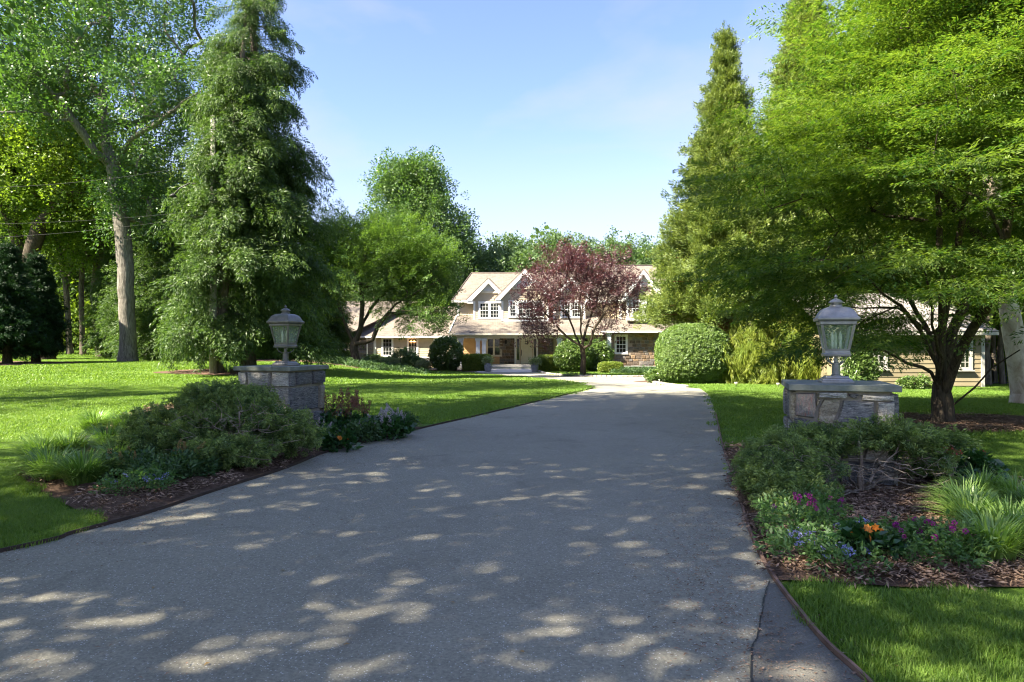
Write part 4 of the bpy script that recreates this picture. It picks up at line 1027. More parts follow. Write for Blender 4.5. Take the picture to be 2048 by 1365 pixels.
for dz in (-.5, -.34): g.box(mx_ - .17, mx_ + .17, Yd - .105, Yd - .08, dzt + dz - .02, dzt + dz + .02)
g.put('grille', M['dark'], door)
g = HG(); g.tube([(x0 + .07, Yd - .08, zb_ + .75), (x0 + .07, Yd - .13, zb_ + .8), (x0 + .07, Yd - .13, zb_ + 1.2), (x0 + .07, Yd - .08, zb_ + 1.25)], .03, 6); g.put('handle', M['dark'], door)
# wall lantern beside the door, door mat, house plate
wl = empty('wall_lantern', (X(1012, Yd), Yd - .1, zs(684, Yd)), label='small dark lantern on the stone wall left of the front door', cat='lantern')
G().lathe([(.02, -.2), (.09, -.16), (.12, .05), (.14, .07), (.05, .18), (.01, .22)], 6).obj('lantern_body', M['dark'], wl)
G().box(-.02, .02, 0, .08, -.02, .02).obj('arm', M['dark'], wl)
g = G(); g.box(-.65, .65, -.35, .35, 0, .015); mt_ = g.obj('door_mat', M['dark'], loc=(X(1053, 60), 60.1, -.199)); tag(mt_, 'dark door mat in front of the cream front door', 'door mat')
# right block ground floor: stone wall with window
Ys = 58.3; sx0, sx1 = X(1213, Ys), X(1352, Ys); sz1 = zs(664, Ys)
g = HG(); g.box(sx0 + .02, sx1, Ys + .14, 66, -.6, sz1 + .9); g.put('core_wall', M['siding'])
wz0, wz1 = zs(706, Ys), zs(673, Ys); wx0, wx1 = X(1232, Ys), X(1252, Ys)
stonework(sx0 + .25, sx1, -.5, sz1, Ys, 11, avoid=[(wx0 - .1, wx1 + .1, wz0 - .15, wz1 + .1)])
hung('window', house, wx0, wx1, wz0, wz1, Ys - .01, .13, 3, 2, 1, 'white')
g = HG(); cc = sx0 + .13
g.box(cc - .18, cc + .18, Ys - .65, Ys - .29, -.45, sz1 - .3); g.box(cc - .24, cc + .24, Ys - .71, Ys - .23, sz1 - .3, sz1 - .03); g.box(cc - .24, cc + .24, Ys - .71, Ys - .23, -.5, -.45); g.put('porch_column', M['white'], bevel=.015)
qe_y = Ys - .75; qe_z = zs(662, qe_y); qx0, qx1 = X(1203, qe_y), X(1356, qe_y)
roof('porch_roof', house, [[(qx0, qe_y, qe_z), (qx1, qe_y, qe_z), (qx1, Yr2, zs(640, Yr2) + .1), (qx0 + .2, Yr2, zs(640, Yr2) + .1)], [(qx0, Yr2 + 2, qe_z), (qx0, qe_y, qe_z), (qx0 + .2, Yr2, zs(640, Yr2) + .1), (qx0 + .2, Yr2 + 2, zs(640, Yr2) + .1)]])
g = HG(); g.box(qx0 - .05, qx1, qe_y - .1, qe_y - .001, qe_z - .16, qe_z - .01); g.put('gutter', M['white'])
g = HG(); g.box(qx0 + .05, qx1, qe_y, Ys + .05, qe_z - .16, qe_z - .115); g.put('porch_ceiling', M['white'])
# low retaining wall with cap before the stone wall
lw = empty('retaining_wall', (X(1280, 55), 55, -.5), label='low stone retaining wall with flat cap below the stone-faced end of the house', cat='wall')
LO = Vector((X(1280, 55), 55, -.5)); a, b = X(1240, 55), X(1325, 55)
stonework(a, b, -.6, zs(733, 55) - .06, 55, 21, parent=lw, off=LO, rowh=(.16, .22))
g = HG(); g.box(a - .08, b + .1, 54.9, 55.5, zs(733, 55) - .06, zs(733, 55)); g.put('cap_slab', M['bluestone'], lw, off=LO, bevel=.01)
g = HG(); g.box(a, b, 55.12, 58, -.6, zs(733, 55) - .1); g.put('bed_soil', M['mulch'], lw, off=LO)
# boulder pile at its left end
for k, (px, py, r_) in enumerate(((1226, 733, .5), (1236, 730, .38), (1243, 737, .33))):
    Yk = 54.3; g = G(); rr0 = random.Random(k)
    g.loft([[(r_ * f * (1 + rr0.uniform(-.15, .15)) * math.cos(a_), r_ * .7 * f * math.sin(a_), z * r_) for a_ in [2 * math.pi * i / 9 for i in range(9)]] for f, z in ((.7, -.4), (1, 0), (.9, .35), (.45, .6))])
    o = g.obj('boulder', M['fieldstone_o' if k != 1 else 'fieldstone_g'], loc=(X(px, Yk), Yk, Zp(py, Yk) - .2))
    tag(o, ('largest buff boulder left of the low stone wall', 'grey boulder resting behind the largest buff boulder', 'smallest buff boulder against the end of the low stone wall')[k], 'boulder', 'boulders by the low stone wall')

# left wing
Yl = 62.0; WO = HO
wx0_, wx1_ = X(751, Yl), xl - .0; lz_e = zs(672, Yl - .4); g0 = -.3
g = HG(); g.box(X(736, Yl), wx1_, Yl + .06, 69, -.6, lz_e - .01); g.put('core_wall', M['siding'])
clap('wing_wall', house, (rect(wx0_, wx1_), zs(716, Yl), lz_e - .18), Yl, 'siding', .2)
stonework(wx0_ - .0, wx1_, g0, zs(716.5, Yl), Yl - .02, 31, rowh=(.2, .3), mats=('fieldstone_g', 'gran_l', 'fieldstone'))
g = HG(); g.box(wx0_, wx1_, Yl - .07, Yl - .001, zs(716.4, Yl), zs(714.5, Yl)); g.put('water_table', M['white'])
g = HG(); g.box(wx0_ - .16, wx0_ + .06, Yl - .06, Yl + .1, g0, lz_e - .18); g.put('corner_board', M['white'])
for a, b, zb2 in ((766, 784, 711), (817, 834, 711), (870, 888, 711)):
    wd_ = hung('window', house, X(a, Yl), X(b, Yl), zs(zb2, Yl), zs(678, Yl), Yl - .022, .13, 3, 2, 1)
stonework(X(700, Yl), wx0_ - .16, g0, lz_e - .18, Yl - .03, 33, mats=('fieldstone_g', 'gran_l', 'gran_d'))
g = HG(); g.tube([(X(735, Yl), Yl - .5, lz_e - .1), (X(735, Yl), Yl - .14, lz_e - .4), (X(735, Yl), Yl - .14, g0)], .06, 6); g.put('downspout', M['white'])
lr_z, lr_y = zs(613, 66.5), 66.5; lx0 = X(688, Yl - .4)
roof('wing_roof', house, [[(lx0, Yl - .4, lz_e), (X(913, Yl), Yl - .4, lz_e), (X(918, 66.5), lr_y, lr_z), (lx0 + .5, lr_y, lr_z)], [(X(913, Yl), 71, lz_e), (lx0, 71, lz_e), (lx0 + .5, lr_y, lr_z), (X(918, 66.5), lr_y, lr_z)]])
roof('wing_roof', house, [[(X(640, 61), 60.4, zs(668, 60.4)), (X(700, 61), 60.4, zs(668, 60.4)), (X(835, 66.6), 66.7, zs(603, 66.7)), (X(680, 66.6), 66.7, zs(603, 66.7))]])
g = HG(); g.box(lx0, pxl - .1, Yl - .5, Yl - .4, lz_e - .17, lz_e - .02); g.box(lx0, pxl, Yl - .4, Yl + .05, lz_e - .18, lz_e - .14); g.put('gutter', M['white'])
# bay with casements at the far left
Yb = 60.8; b0, b1 = X(648, Yb), X(697, Yb)
g = HG(); g.box(b0, b1, Yb + .1, Yl + 4, -.3, zs(668, Yb)); g.put('core_wall', M['siding'])
clap('wing_wall', house, (rect(b0, b1), zs(709, Yb), zs(669, Yb)), Yb + .1, 'siding')
stonework(b0, b1, -.3, zs(710, Yb), Yb + .05, 35, mats=('fieldstone_g', 'gran_l', 'fieldstone'))
fo = None
f = HG(); f.box(X(656, Yb), X(693, Yb), Yb + .02, Yb + .08, zs(709, Yb), zs(706, Yb)); f.box(X(656, Yb), X(693, Yb), Yb + .02, Yb + .08, zs(677, Yb), zs(674, Yb))
for a in (656, 662, 676, 690): f.box(X(a, Yb), X(a, Yb) + .1, Yb + .03, Yb + .09, zs(706, Yb), zs(677, Yb))
fo = f.put('bay_window', M['white'])
for a, b in ((658.3, 662), (664.3, 676), (678.3, 690)):
    g = HG(); g.box(X(a, Yb), X(b, Yb), Yb + .06, Yb + .085, zs(706, Yb), zs(677, Yb)); g.put('pane', M['glass'], fo)
    g = HG(); m_ = X((a + b) / 2, Yb); g.box(m_ - .012, m_ + .012, Yb + .045, Yb + .06, zs(706, Yb), zs(677, Yb))
    for k in (1, 2, 3): zz = zs(706 - 29 * k / 4, Yb); g.box(X(a, Yb), X(b, Yb), Yb + .048, Yb + .058, zz - .012, zz + .012)
    g.put('muntin', M['white'], fo)
# glowing pendant lamp seen behind the middle wing window
m, t, b, o = nodemat('lit_lamp_shade'); b.inputs['Base Color'].default_value = (.8, .35, .12, 1); b.inputs['Emission Color'].default_value = (1, .42, .13, 1); b.inputs['Emission Strength'].default_value = 1.1; M['lit'] = m
pl_ = empty('pendant_lamp', (X(825.5, Yl), Yl - .06, zs(683.5, Yl)), label='lit orange pendant lamp behind the middle window of the low wing', cat='lamp')
for dx in (-.14, .14): G().lathe([(.01, .07), (.07, .05), (.13, 0), (.13, -.03), (.02, -.04)], 10, (dx, 0, 0)).obj('lamp_shade', M['lit'], pl_, smooth=True)

# ================================================================== GARAGE
GO = Vector((X(1830, 24), 24, -.15))
gar = empty('garage', GO, label='beige board-clad outbuilding with grey shingle roof behind the feathery tree', cat='garage')
Yg = 24.0; gx0, gx1 = X(1700, Yg), X(1967, Yg); gz0, gz1 = zs(781, Yg), zs(663, Yg)
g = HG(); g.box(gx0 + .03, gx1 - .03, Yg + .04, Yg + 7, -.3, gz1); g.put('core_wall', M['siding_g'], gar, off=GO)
z = gz0 + .0; k = 0
wins = [(X(1733, Yg), X(1768, Yg), zs(735, Yg), zs(690, Yg)), (X(1910, Yg), X(1938, Yg), zs(737, Yg), zs(688, Yg))]
while z < gz1 - .02:
    zt = min(z + .158, gz1); segs = [(gx0 + .1, gx1 - .1)]
    for a, b, c, d in wins:
        if zt > c - .12 and z < d + .12:
            segs = [s_ for q in segs for s_ in ([(q[0], a - .05), (b + .05, q[1])] if q[0] < a and q[1] > b else [q])]
    for a, b in segs:
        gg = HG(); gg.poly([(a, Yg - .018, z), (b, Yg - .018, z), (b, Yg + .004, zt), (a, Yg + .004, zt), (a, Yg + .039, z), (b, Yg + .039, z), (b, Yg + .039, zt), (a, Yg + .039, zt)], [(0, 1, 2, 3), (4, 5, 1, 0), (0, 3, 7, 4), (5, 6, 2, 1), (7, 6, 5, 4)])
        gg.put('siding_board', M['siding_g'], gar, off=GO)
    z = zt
for a, b, c, d in wins: hung('window', gar, a, b, c, d, Yg - .018, .09, 3, 2, 1, 'shaded_trim', off=GO)
g = HG(); g.box(gx0 - .02, gx0 + .1, Yg - .04, Yg + .3, -.2, gz1); g.put('corner_board', M['shaded_trim'], gar, off=GO); g = HG(); g.box(gx1 - .1, gx1 + .02, Yg - .04, Yg + .3, -.2, gz1); g.put('corner_board', M['shaded_trim'], gar, off=GO)
g = HG(); g.box(gx0, gx1, Yg - .03, Yg + .03, -.3, gz0 - .002); g.put('foundation', M['concrete'], gar, off=GO)
g = HG(); g.box(X(1676, Yg), gx0 - .03, Yg + .3, Yg + .4, -.2, zs(690, Yg)); g.put('garage_door', M['shaded_trim'], gar, off=GO)
g = HG(); g.box(gx0 - .8, gx1 + .3, Yg - .34, Yg - .3, gz1 - .14, gz1 + .02); g.box(gx0 - .8, gx1 + .3, Yg - .3, Yg, gz1 - .14, gz1 - .11); g.put('fascia', M['shaded_trim'], gar, off=GO)
ro = roof('roof', gar, [[(gx0 - .8, Yg - .35, gz1), (gx1 + .3, Yg - .35, gz1), (gx1 + .3, Yg + 3.5, gz1 + 1.6), (gx0 - .8, Yg + 3.5, gz1 + 1.6)], [(gx1 + .3, Yg + 7.3, gz1), (gx0 - .8, Yg + 7.3, gz1), (gx0 - .8, Yg + 3.5, gz1 + 1.6), (gx1 + .3, Yg + 3.5, gz1 + 1.6)]], 'shingle_g', off=GO)
# iron fence behind the drive
def fence(x0, x1, Y, h, label):
    e = empty('iron_fence', (x0, Y, T(x0, Y)), label=label, cat='fence', group='thin black iron fences'); n = int((x1 - x0) / .12)
    pk = G(); pk.box(-.008, .008, -.008, .008, 0, h); me = None
    for i in range(n + 1):
        if me is None: o = pk.obj('picket', M['dark'], e); me = o.data
        else: o = bpy.data.objects.new('picket', me); COL.objects.link(o); o.parent = e
        o.location = (i * .12, 0, 0)
    for z in (h - .12, .12):
        g = G(); g.box(0, x1 - x0, -.012, .012, z - .015, z + .015); g.obj('rail', M['dark'], e)
    for i in range(0, n + 1, 16):
        g = G(); g.box(i * .12 - .03, i * .12 + .03, -.028, .032, 0, h + .06); g.obj('post', M['dark'], e)
fence(X(1440, 44), X(1730, 44), 44, 1.25, 'thin black iron fence beyond the drive, behind the weeping conifer')
fence(X(1975, 26), X(2150, 26), 26, 1.2, 'thin black iron fence right of the beige outbuilding')

# ================================================================== UTILITY POLE AND WIRES
pb = (-13.3, 30.4)
up = empty('utility_pole', (*pb, T(*pb)), label='grey wooden utility pole with a curved lamp arm among the fronds of the tall cedar', cat='pole')
G().tube([(0, 0, -.2), (0, 0, 5), (0, 0, 11.5)], [.17, .15, .11], 12).obj('pole', M['pole'], up, smooth=True)
az = Zp(400, 30.4) - T(*pb)
arm = [(0, 0, az + .3), (-.5, -.1, az + .62), (-.95, -.2, az + .7), (-1.35, -.3, az + .45), (-1.62, -.35, az + .1)]
G().tube(arm, .03, 6).obj('lamp_arm', M['dark'], up, smooth=True)
G().lathe([(.03, .12), (.07, .06), (.16, 0), (.14, -.05), (.05, -.08)], 10, arm[-1]).obj('lamp_head', M['dark'], up, smooth=True)
G().tube([(-.12, -.17, .1), (-.5, -.3, .35), (-.55, -.3, .8), (-.3, -.25, .95), (-.2, -.2, .5)], .012, 5).obj('cable_loop', M['dark'], up, smooth=True)
def wire(p0, p1, sag, label, r_=.011):
    pts = [tuple(np.array(p0) * (1 - t) + np.array(p1) * t - np.array([0, 0, sag * 4 * t * (1 - t)])) for t in np.linspace(0, 1, 24)]
    o = G().tube(pts, r_, 4).obj('wire', M['dark']); tag(o, label, 'wire', 'overhead wires left of the utility pole')
W = lambda px, py, Y: (X(px, Y), Y, Zp(py, Y))
wire(W(422, 325, 30.3), W(-300, 372, 27), .5, 'uppermost overhead wire, reaching the pole above the lamp arm', .008)
wire(W(422, 420, 30.3), W(-300, 445, 28), .3, 'second overhead wire down, just below the lamp arm', .006)
wire(W(422, 430, 30.3), W(-300, 480, 28), .35, 'third overhead wire down, crossing the oak trunk', .006)
wire(W(422, 400, 30.3), W(250, 480, 38), .3, 'short wire slanting from the pole to the oak trunk', .006)

# crumbs, dry bits and clippings strewn over the asphalt, thicker along both edges
def litter_patch(seed):
    g = np.random.default_rng(seed); n = 16; P = np.stack([g.normal(0, .25, n), g.normal(0, .25, n), g.uniform(.002, .008, n)], 1); b = g.random(n) * 6.283
    D = np.stack([np.cos(b), np.sin(b), .05 + 0 * b], 1); V, Q = leaves(P, D, np.tile([0, .1, 1.], (n, 1)), g.uniform(.006, .03, n), g.uniform(.003, .012, n), .1)
    me = np_mesh('litter_patch', V, quads=Q); t_ = me.attributes.new('tint', 'FLOAT', 'POINT'); t_.data.foreach_set('value', np.repeat(g.random(n), 4).astype(np.float32)); me.materials.append(M['chip']); return bpy.data.objects.new('litter_patch', me)
GROUPS['litter'] = foliage_group('litter', [litter_patch(k) for k in range(4)])
P = [(x + abs(rng.normal(0, .12)) + .25, y) for x, y in L_edge for _ in range(3)] + [(x - abs(rng.normal(0, .16)) - .25, y) for x, y in R_edge for _ in range(4)]
P = np.concatenate([np.array(P), np.stack([rng.uniform(-4, 3.5, 110), rng.uniform(2.5, 17, 110)], 1)]); P = P[in_poly(P, drive_poly) & in_poly(P + [.2, 0], drive_poly) & in_poly(P - [.2, 0], drive_poly) & (P[:, 1] > 1) & (P[:, 1] < 22)]
tag(scatter('leaf_litter', np.column_stack([P, T(P[:, 0], P[:, 1]) + .012]), np.column_stack([np.zeros((len(P), 2)), rng.random(len(P)) * 6.28]), rng.uniform(.7, 1.3, len(P)), 'litter'), 'tiny dry leaf and bark crumbs strewn on the asphalt', kind='stuff')

# ================================================================== TREES
def gpt(px, py): return hit(px, py)
def W3(px, py, Y, dy=0): return np.array([X(px, Y + dy), Y + dy, Zp(py, Y + dy)])
def tree(name, label, base, limbs, r0, bark, crowns, key, per, spread, seed, group=None, step=.5, flat=1.0, outw=.5, upw=.1, size=(.8, 1.25), minz=None,
         flare=.5, tip=.012, minr=0, cat='tree', lead=.35, wob=.06, up=0.0, droop=0, extra=None, trunk_name='trunk', knots=0.0, center=None, e=2.3, crown_name='crown', link=True, rot0=0):
    bx, by = base; bz = float(T(bx, by)); O = np.array([bx, by, bz])
    s = Skel(seed); s.path([O - [0, 0, .15]] + [O + [0, 0, .3]] + list(limbs[0]), step=step, wob=0.02)
    for lm in limbs[1:]:
        P = np.array(s.p); i = int(np.argmin(np.linalg.norm(P - np.array(lm[0]), axis=1)))
        s.path(lm[1:], start=i, step=step, wob=.03)
    s.nlimb = len(s.p); s.limbw = .02 if name != 'feathery_tree' else .04
    s.minz = minz if minz is not None else bz + 1
    g = np.random.default_rng(seed)
    A = np.concatenate([ell(g, n, c, r, sh) for n, c, r, sh in crowns]) if crowns else np.zeros((0, 3))
    if extra is not None: A = np.concatenate([A, extra]) if len(A) else np.asarray(extra)
    ends, dirs = s.grow(A, step=step, wob=wob, lead=lead, up=up)
    tm = s.mesh('trunk', r0, tip=tip, flare=flare, minr=minr, knots=knots, e=e)
    P = np.array(s.p)
    cen = center if center is not None else A.mean(0)
    Q, D, sz = cluster(g, ends, P, dirs, per, spread, flat, outw, upw, cen, size, droop)
    e_ = empty(name, O, 0, label=label, cat=cat, group=group)
    n = len(tm.vertices); co = np.empty(n * 3, np.float32); tm.vertices.foreach_get('co', co); co = co.reshape(-1, 3) - O; tm.vertices.foreach_set('co', co.ravel().astype(np.float32)); tm.update()
    link_mesh(trunk_name, tm, bark, e_, smooth=True)
    rt = rots(D, g, .5 if flat > .5 else .25)
    scatter(crown_name, Q - O, rt, sz, key, e_)
    return e_

# --- big oak on the left
OY = 42.0
ob = (X(256, OY), OY)
lim = [[W3(255, 640, OY), W3(252, 560, OY), W3(247, 470, OY), W3(235, 400, OY), W3(228, 335, OY), W3(212, 290, OY), W3(206, 210, OY), W3(212, 130, OY), W3(222, 40, OY), W3(205, -90, OY)],
       [W3(228, 335, OY), W3(190, 305, OY, -1), W3(130, 215, OY, -2), W3(70, 145, OY, -3), W3(35, 100, OY, -4), W3(-30, 30, OY, -5)],
       [W3(228, 335, OY), W3(262, 280, OY, -1), W3(310, 250, OY, -2), W3(365, 205, OY, -3), W3(430, 165, OY, -4)],
       [W3(206, 210, OY), W3(150, 110, OY, 2), W3(130, 40, OY, 3)]]
def C(px, py, Y, rpx, rpy, ry=None, n=60, sh=.4):
    """crown ellipsoid given by where it stands"""
    return (n, (X(px, Y), Y, Zp(py, Y)), (rpx * Y / F, ry if ry is not None else rpx * Y / F, rpy * Y / F), sh)
tree('oak_tree', 'huge oak with pale grey furrowed trunk and spreading limbs at the left', ob, lim, .47, M['bark_oak'],
     [C(90, 60, OY, 190, 110, 5, 95), C(260, 50, OY, 150, 120, 5, 85), C(330, 210, OY - 2, 120, 90, 3.5, 60), C(170, 170, OY, 130, 90, 4, 55), C(300, 360, OY, 90, 90, 3, 48), C(30, 160, OY - 4, 120, 90, 3, 36), C(225, -120, OY, 300, 90, 6, 70), C(250, 430, OY + 1, 45, 45, 1.5, 10)],
     'oak', 7, .5, 21, step=.6, flat=.8, minz=Zp(470, OY), knots=.05, flare=.45, size=(.75, 1.2))
# --- two leaning trees at the far left
tree('leaning_tree', 'large dark leaning tree at the far left edge behind the dark yews', (X(62, 50), 50), [[W3(52, 560, 50), W3(40, 500, 50), W3(15, 430, 50), W3(-10, 360, 50)], [W3(40, 500, 50), W3(32, 450, 50), W3(55, 380, 50), W3(50, 300, 50)]], .5, M['bark_dark'],
     [C(-10, 330, 50, 120, 130, 5, 90), C(60, 300, 50, 110, 90, 4, 55)], 'wood', 7, .75, 23, step=.7, minz=Zp(420, 50), group='woodland trees on the left')
tree('leaning_tree', 'large dark tree forking to the right with a long limb, behind the dark yews', (X(90, 47), 47), [[W3(70, 580, 47), W3(62, 510, 47), W3(80, 450, 47), W3(120, 410, 47), W3(170, 385, 47), W3(195, 370, 47)], [W3(80, 450, 47), W3(115, 400, 47), W3(95, 330, 47)], [W3(170, 385, 47), W3(185, 340, 47)]], .5, M['bark_dark'],
     [C(110, 300, 47, 120, 90, 4, 70), C(180, 380, 47, 90, 55, 3, 40), C(60, 240, 47, 130, 80, 4, 50)], 'wood', 7, .7, 24, step=.7, minz=Zp(400, 47), group='woodland trees on the left')
# --- slim trunks in the wood
for k, (px, py, tx, ty, r0, lab) in enumerate(((140, 707, 112, 470, .2, 'slim woodland tree leaning left, leftmost of the three thin trunks left of the oak'), (166, 708, 164, 545, .18, 'slim straight woodland tree, middle of the three thin trunks left of the oak'), (202, 709, 200, 500, .3, 'bent and thicker woodland tree, nearest to the oak of the three thin trunks'))):
    Y = 51; b = (X(px, Y), Y)
    tree('woodland_tree', lab, b, [[W3((px + tx) / 2 + (6, -2, -12)[k], (py + ty) / 2 - 20, Y), W3(tx, ty, Y), W3(tx + (-10, 15, 12)[k], ty - 90, Y)]], r0, M['bark_grey'],
         [C(tx, ty - 110, Y, 75, 90, 4, 48), C(tx + 10, ty - 40, Y, 35, 30, 2, 8)], 'wood', 7, .75, 40 + k, step=.8, minz=Zp(ty + 40, Y), group='woodland trees on the left')

# --- conifers: cone with drooping sprays
def conifer(name, label, base, H, prof, key, seed, trunk_r, bark, nbr, per, spread=.3, lean=(0, 0), z0=.3, droop=.25, size=(.8, 1.2), twig=.02, group=None, cat='conifer', trunks=1, rise=.25, flat=.6, spdroop=.3, jag=.4, crown_name='crown', extra_tr=None, pw=1.0):
    """prof(t, azimuth) -> branch length at relative height t"""
    bx, by = base; bz = float(T(bx, by)); g = np.random.default_rng(seed)
    e_ = empty(name, (bx, by, bz), 0, label=label, cat=cat, group=group)
    s = Skel(seed); ax = lambda z: np.array([lean[0] * z / H, lean[1] * z / H, z])
    s.path([np.array([0, 0, -.15])] + [ax(z) for z in np.linspace(.4, H * .98, 14)], step=.6, wob=.02)
    P0 = np.array(s.p); Q = []; D = []
    for k in range(nbr):
        t = z0 / H + (1 - z0 / H) * (g.random() ** pw); a = g.random() * 6.283; Lb = prof(t, a) * (1 - jag * g.random())
        if Lb < .15: Lb = .15
        c = ax(t * H); i = int(np.argmin(np.linalg.norm(P0 - c, axis=1))); d = np.array([math.cos(a), math.sin(a), 0])
        m = max(2, int(Lb / .45)); pr = i; last = P0[i]
        rs = rise * (1 - .4 * t)
        for j in range(1, m + 1):
            u = j / m; q = c + d * Lb * u + np.array([0, 0, Lb * (rs * u - droop * u * u)]) + g.normal(0, .03, 3); s.p.append(q); s.par.append(pr); pr = len(s.p) - 1
            nn = per if u > .35 else per // 3
            if nn:
                off = g.normal(0, 1, (nn, 3)) * np.array([spread, spread, spread * flat]) * (1 - .6 * t ** 2)
                Q.append(q + off); dd = d * 1.0 + off / spread * .3 + g.normal(0, .3, (nn, 3)); dd[:, 2] += (rs - 2 * droop * u) - spdroop + (.9 * t ** 4 if spdroop < 0 else 0); D.append(dd)
    for z in np.linspace(H * .93, H * 1.02, 8):
        Q.append(ax(z)[None] + g.normal(0, .08, (3, 3))); D.append(g.normal(0, .4, (3, 3)) + np.array([0, 0, .8]))
    tm = s.mesh('trunk', trunk_r, tip=twig, flare=.35); link_mesh('trunk', tm, bark, e_, smooth=True)
    Q = np.concatenate(Q); D = np.concatenate(D)
    keep = Q[:, 2] > .05
    scatter(crown_name, Q[keep], rots(D[keep], g, .5), g.uniform(*size, keep.sum()) * (1 - .6 * np.clip(Q[keep][:, 2] / H, 0, 1) ** 4), key, e_)
    return e_
# tall drooping cedar group in front of the oak (two stems)
def lerp_prof(pts):
    ts = [p[0] for p in pts]; vs_ = [p[1] for p in pts]
    return lambda t, a=0: float(np.interp(t, ts, vs_))
CY = 30.8; mpx = CY / F
Hc = Zp(-60, CY) - T(X(435, CY), CY)
conifer('cedar_tree', 'tall drooping dark green cedar, the left of the pair, wrapped round the utility pole', (X(434, CY), CY), Zp(10, CY) - .2, lerp_prof([(0, 1.5), (.1, 2.1), (.25, 1.7), (.45, 1.0), (.7, 1.3), (.9, .9), (1, .2)]), 'cedar', 51, .24, M['bark_grey'], 150, 6, .2, (1.2, .3), z0=1.5, droop=.3, size=(.7, 1.15), group='tall cedars left of the drive', jag=.6)
conifer('cedar_tree', 'tall drooping dark green cedar, the right and broader of the pair behind the left pillar', (X(497, 32.5), 32.5), Zp(-45, 32.5) - .2, lerp_prof([(0, 2.9), (.08, 3.9), (.2, 3.9), (.35, 3.2), (.5, 3.1), (.7, 2.5), (.85, 2.2), (.95, 1.5), (1, .3)]), 'cedar', 52, .32, M['bark_grey'], 215, 7, .22, (.3, 0), z0=1.2, droop=.3, size=(.75, 1.25), group='tall cedars left of the drive', jag=.6)
# arborvitae row behind the oak
for k, (px, Y, h, r_) in enumerate(((238, 50, 8.5, 1.25), (292, 47, 10.0, 1.9), (345, 45, 10.5, 2.2), (398, 44, 9.0, 2.2), (585, 48, 7.5, 2.0), (640, 50, 5.5, 1.7))):
    conifer('arborvitae', ['mid green arborvitae directly left of the oak trunk', 'tall arborvitae right of the oak trunk', 'tall arborvitae second to the right of the oak trunk', 'arborvitae half hidden behind the left cedar', 'arborvitae behind the right flank of the broad cedar', 'low arborvitae between the broad cedar and the low wing'][k],
            (X(px, Y), Y), h, lerp_prof([(0, r_ * .9), (.15, r_), (.5, r_ * .8), (.8, r_ * .45), (1, .1)]), 'cedar', 60 + k, .16, M['bark_grey'], 150, 5, .3, z0=.3, droop=.1, rise=.5, group='arborvitae screen behind the lawn')
# dark yews, far left
for k, (px, Y, h, r_, lab) in enumerate(((15, 37, 6.4, 1.5, 'dark dense yew cone cut off by the left edge of the photograph'), (72, 39.5, 6.2, 1.0, 'dark dense yew cone with a bare stem, second from the left edge'))):
    conifer('dark_yew', lab, (X(px, Y), Y), h, lerp_prof([(0, r_ * .8), (.12, r_ * 1.05), (.5, r_ * .7), (.85, r_ * .25), (1, .05)]), 'dark', 70 + k, .2, M['bark_dark'], 260, 5, .24, z0=.55, droop=.08, rise=.3, group='dark yew cones at the far left', spdroop=.0, size=(.5, .85))
# cryptomerias on the right
CR = 30.0
def crp(w_): return lerp_prof([(0, w_ * .55), (.06, w_ * .9), (.14, w_), (.3, w_ * .8), (.5, w_ * .5), (.7, w_ * .24), (.85, w_ * .10), (.95, w_ * .03), (1, .02)])
conifer('cryptomeria', 'tall pointed yellow-green conifer above the clipped dome, left of its pair', (X(1452, CR), CR), Zp(66, CR), crp(3.8), 'crypt', 81, .36, M['bark_red'], 480, 6, .3, z0=2.4, droop=.18, rise=.32, size=(.6, 1.05), group='tall pointed conifers right of the drive', spdroop=-.15, jag=.4, pw=1.1)
conifer('cryptomeria', 'taller yellow-green conifer rising past the top of the photograph behind the feathery tree', (X(1612, 33.5), 33.5), Zp(-70, 33.5) + .4, crp(3.9), 'crypt', 82, .4, M['bark_red'], 560, 6, .36, z0=2.4, droop=.18, rise=.32, size=(.85, 1.35), group='tall pointed conifers right of the drive', spdroop=-.15, jag=.35, pw=1.15)
conifer('cryptomeria', 'yellow-green conifer behind the feathery tree, rightmost of the tall pointed ones', (X(1760, 38), 38), 17.5, crp(4.6), 'crypt', 83, .4, M['bark_red'], 330, 6, .4, z0=2.4, droop=.18, rise=.32, size=(.85, 1.35), group='tall pointed conifers right of the drive', spdroop=-.15, jag=.35)
# weeping threadleaf cypresses
conifer('weeping_cypress', 'golden weeping thread-leaved cypress right of the clipped dome', (X(1492, 27.0), 27.0), 2.75, lerp_prof([(0, .5), (.3, .95), (.7, .9), (1, .35)]), 'weep', 85, .07, M['bark_dark'], 80, 7, .2, z0=.55, droop=.9, rise=.9, size=(.6, .95), group='golden weeping cypresses', spdroop=.9)
conifer('weeping_cypress', 'taller golden weeping cypress with reddish trunk left of the right pillar', (X(1578, 28.2), 28.2), 3.6, lerp_prof([(0, .8), (.3, 1.7), (.7, 1.6), (1, .5)]), 'weep', 86, .33, M['bark_red'], 130, 7, .28, z0=1.35, droop=.7, rise=.7, size=(.7, 1.1), group='golden weeping cypresses', spdroop=.9)

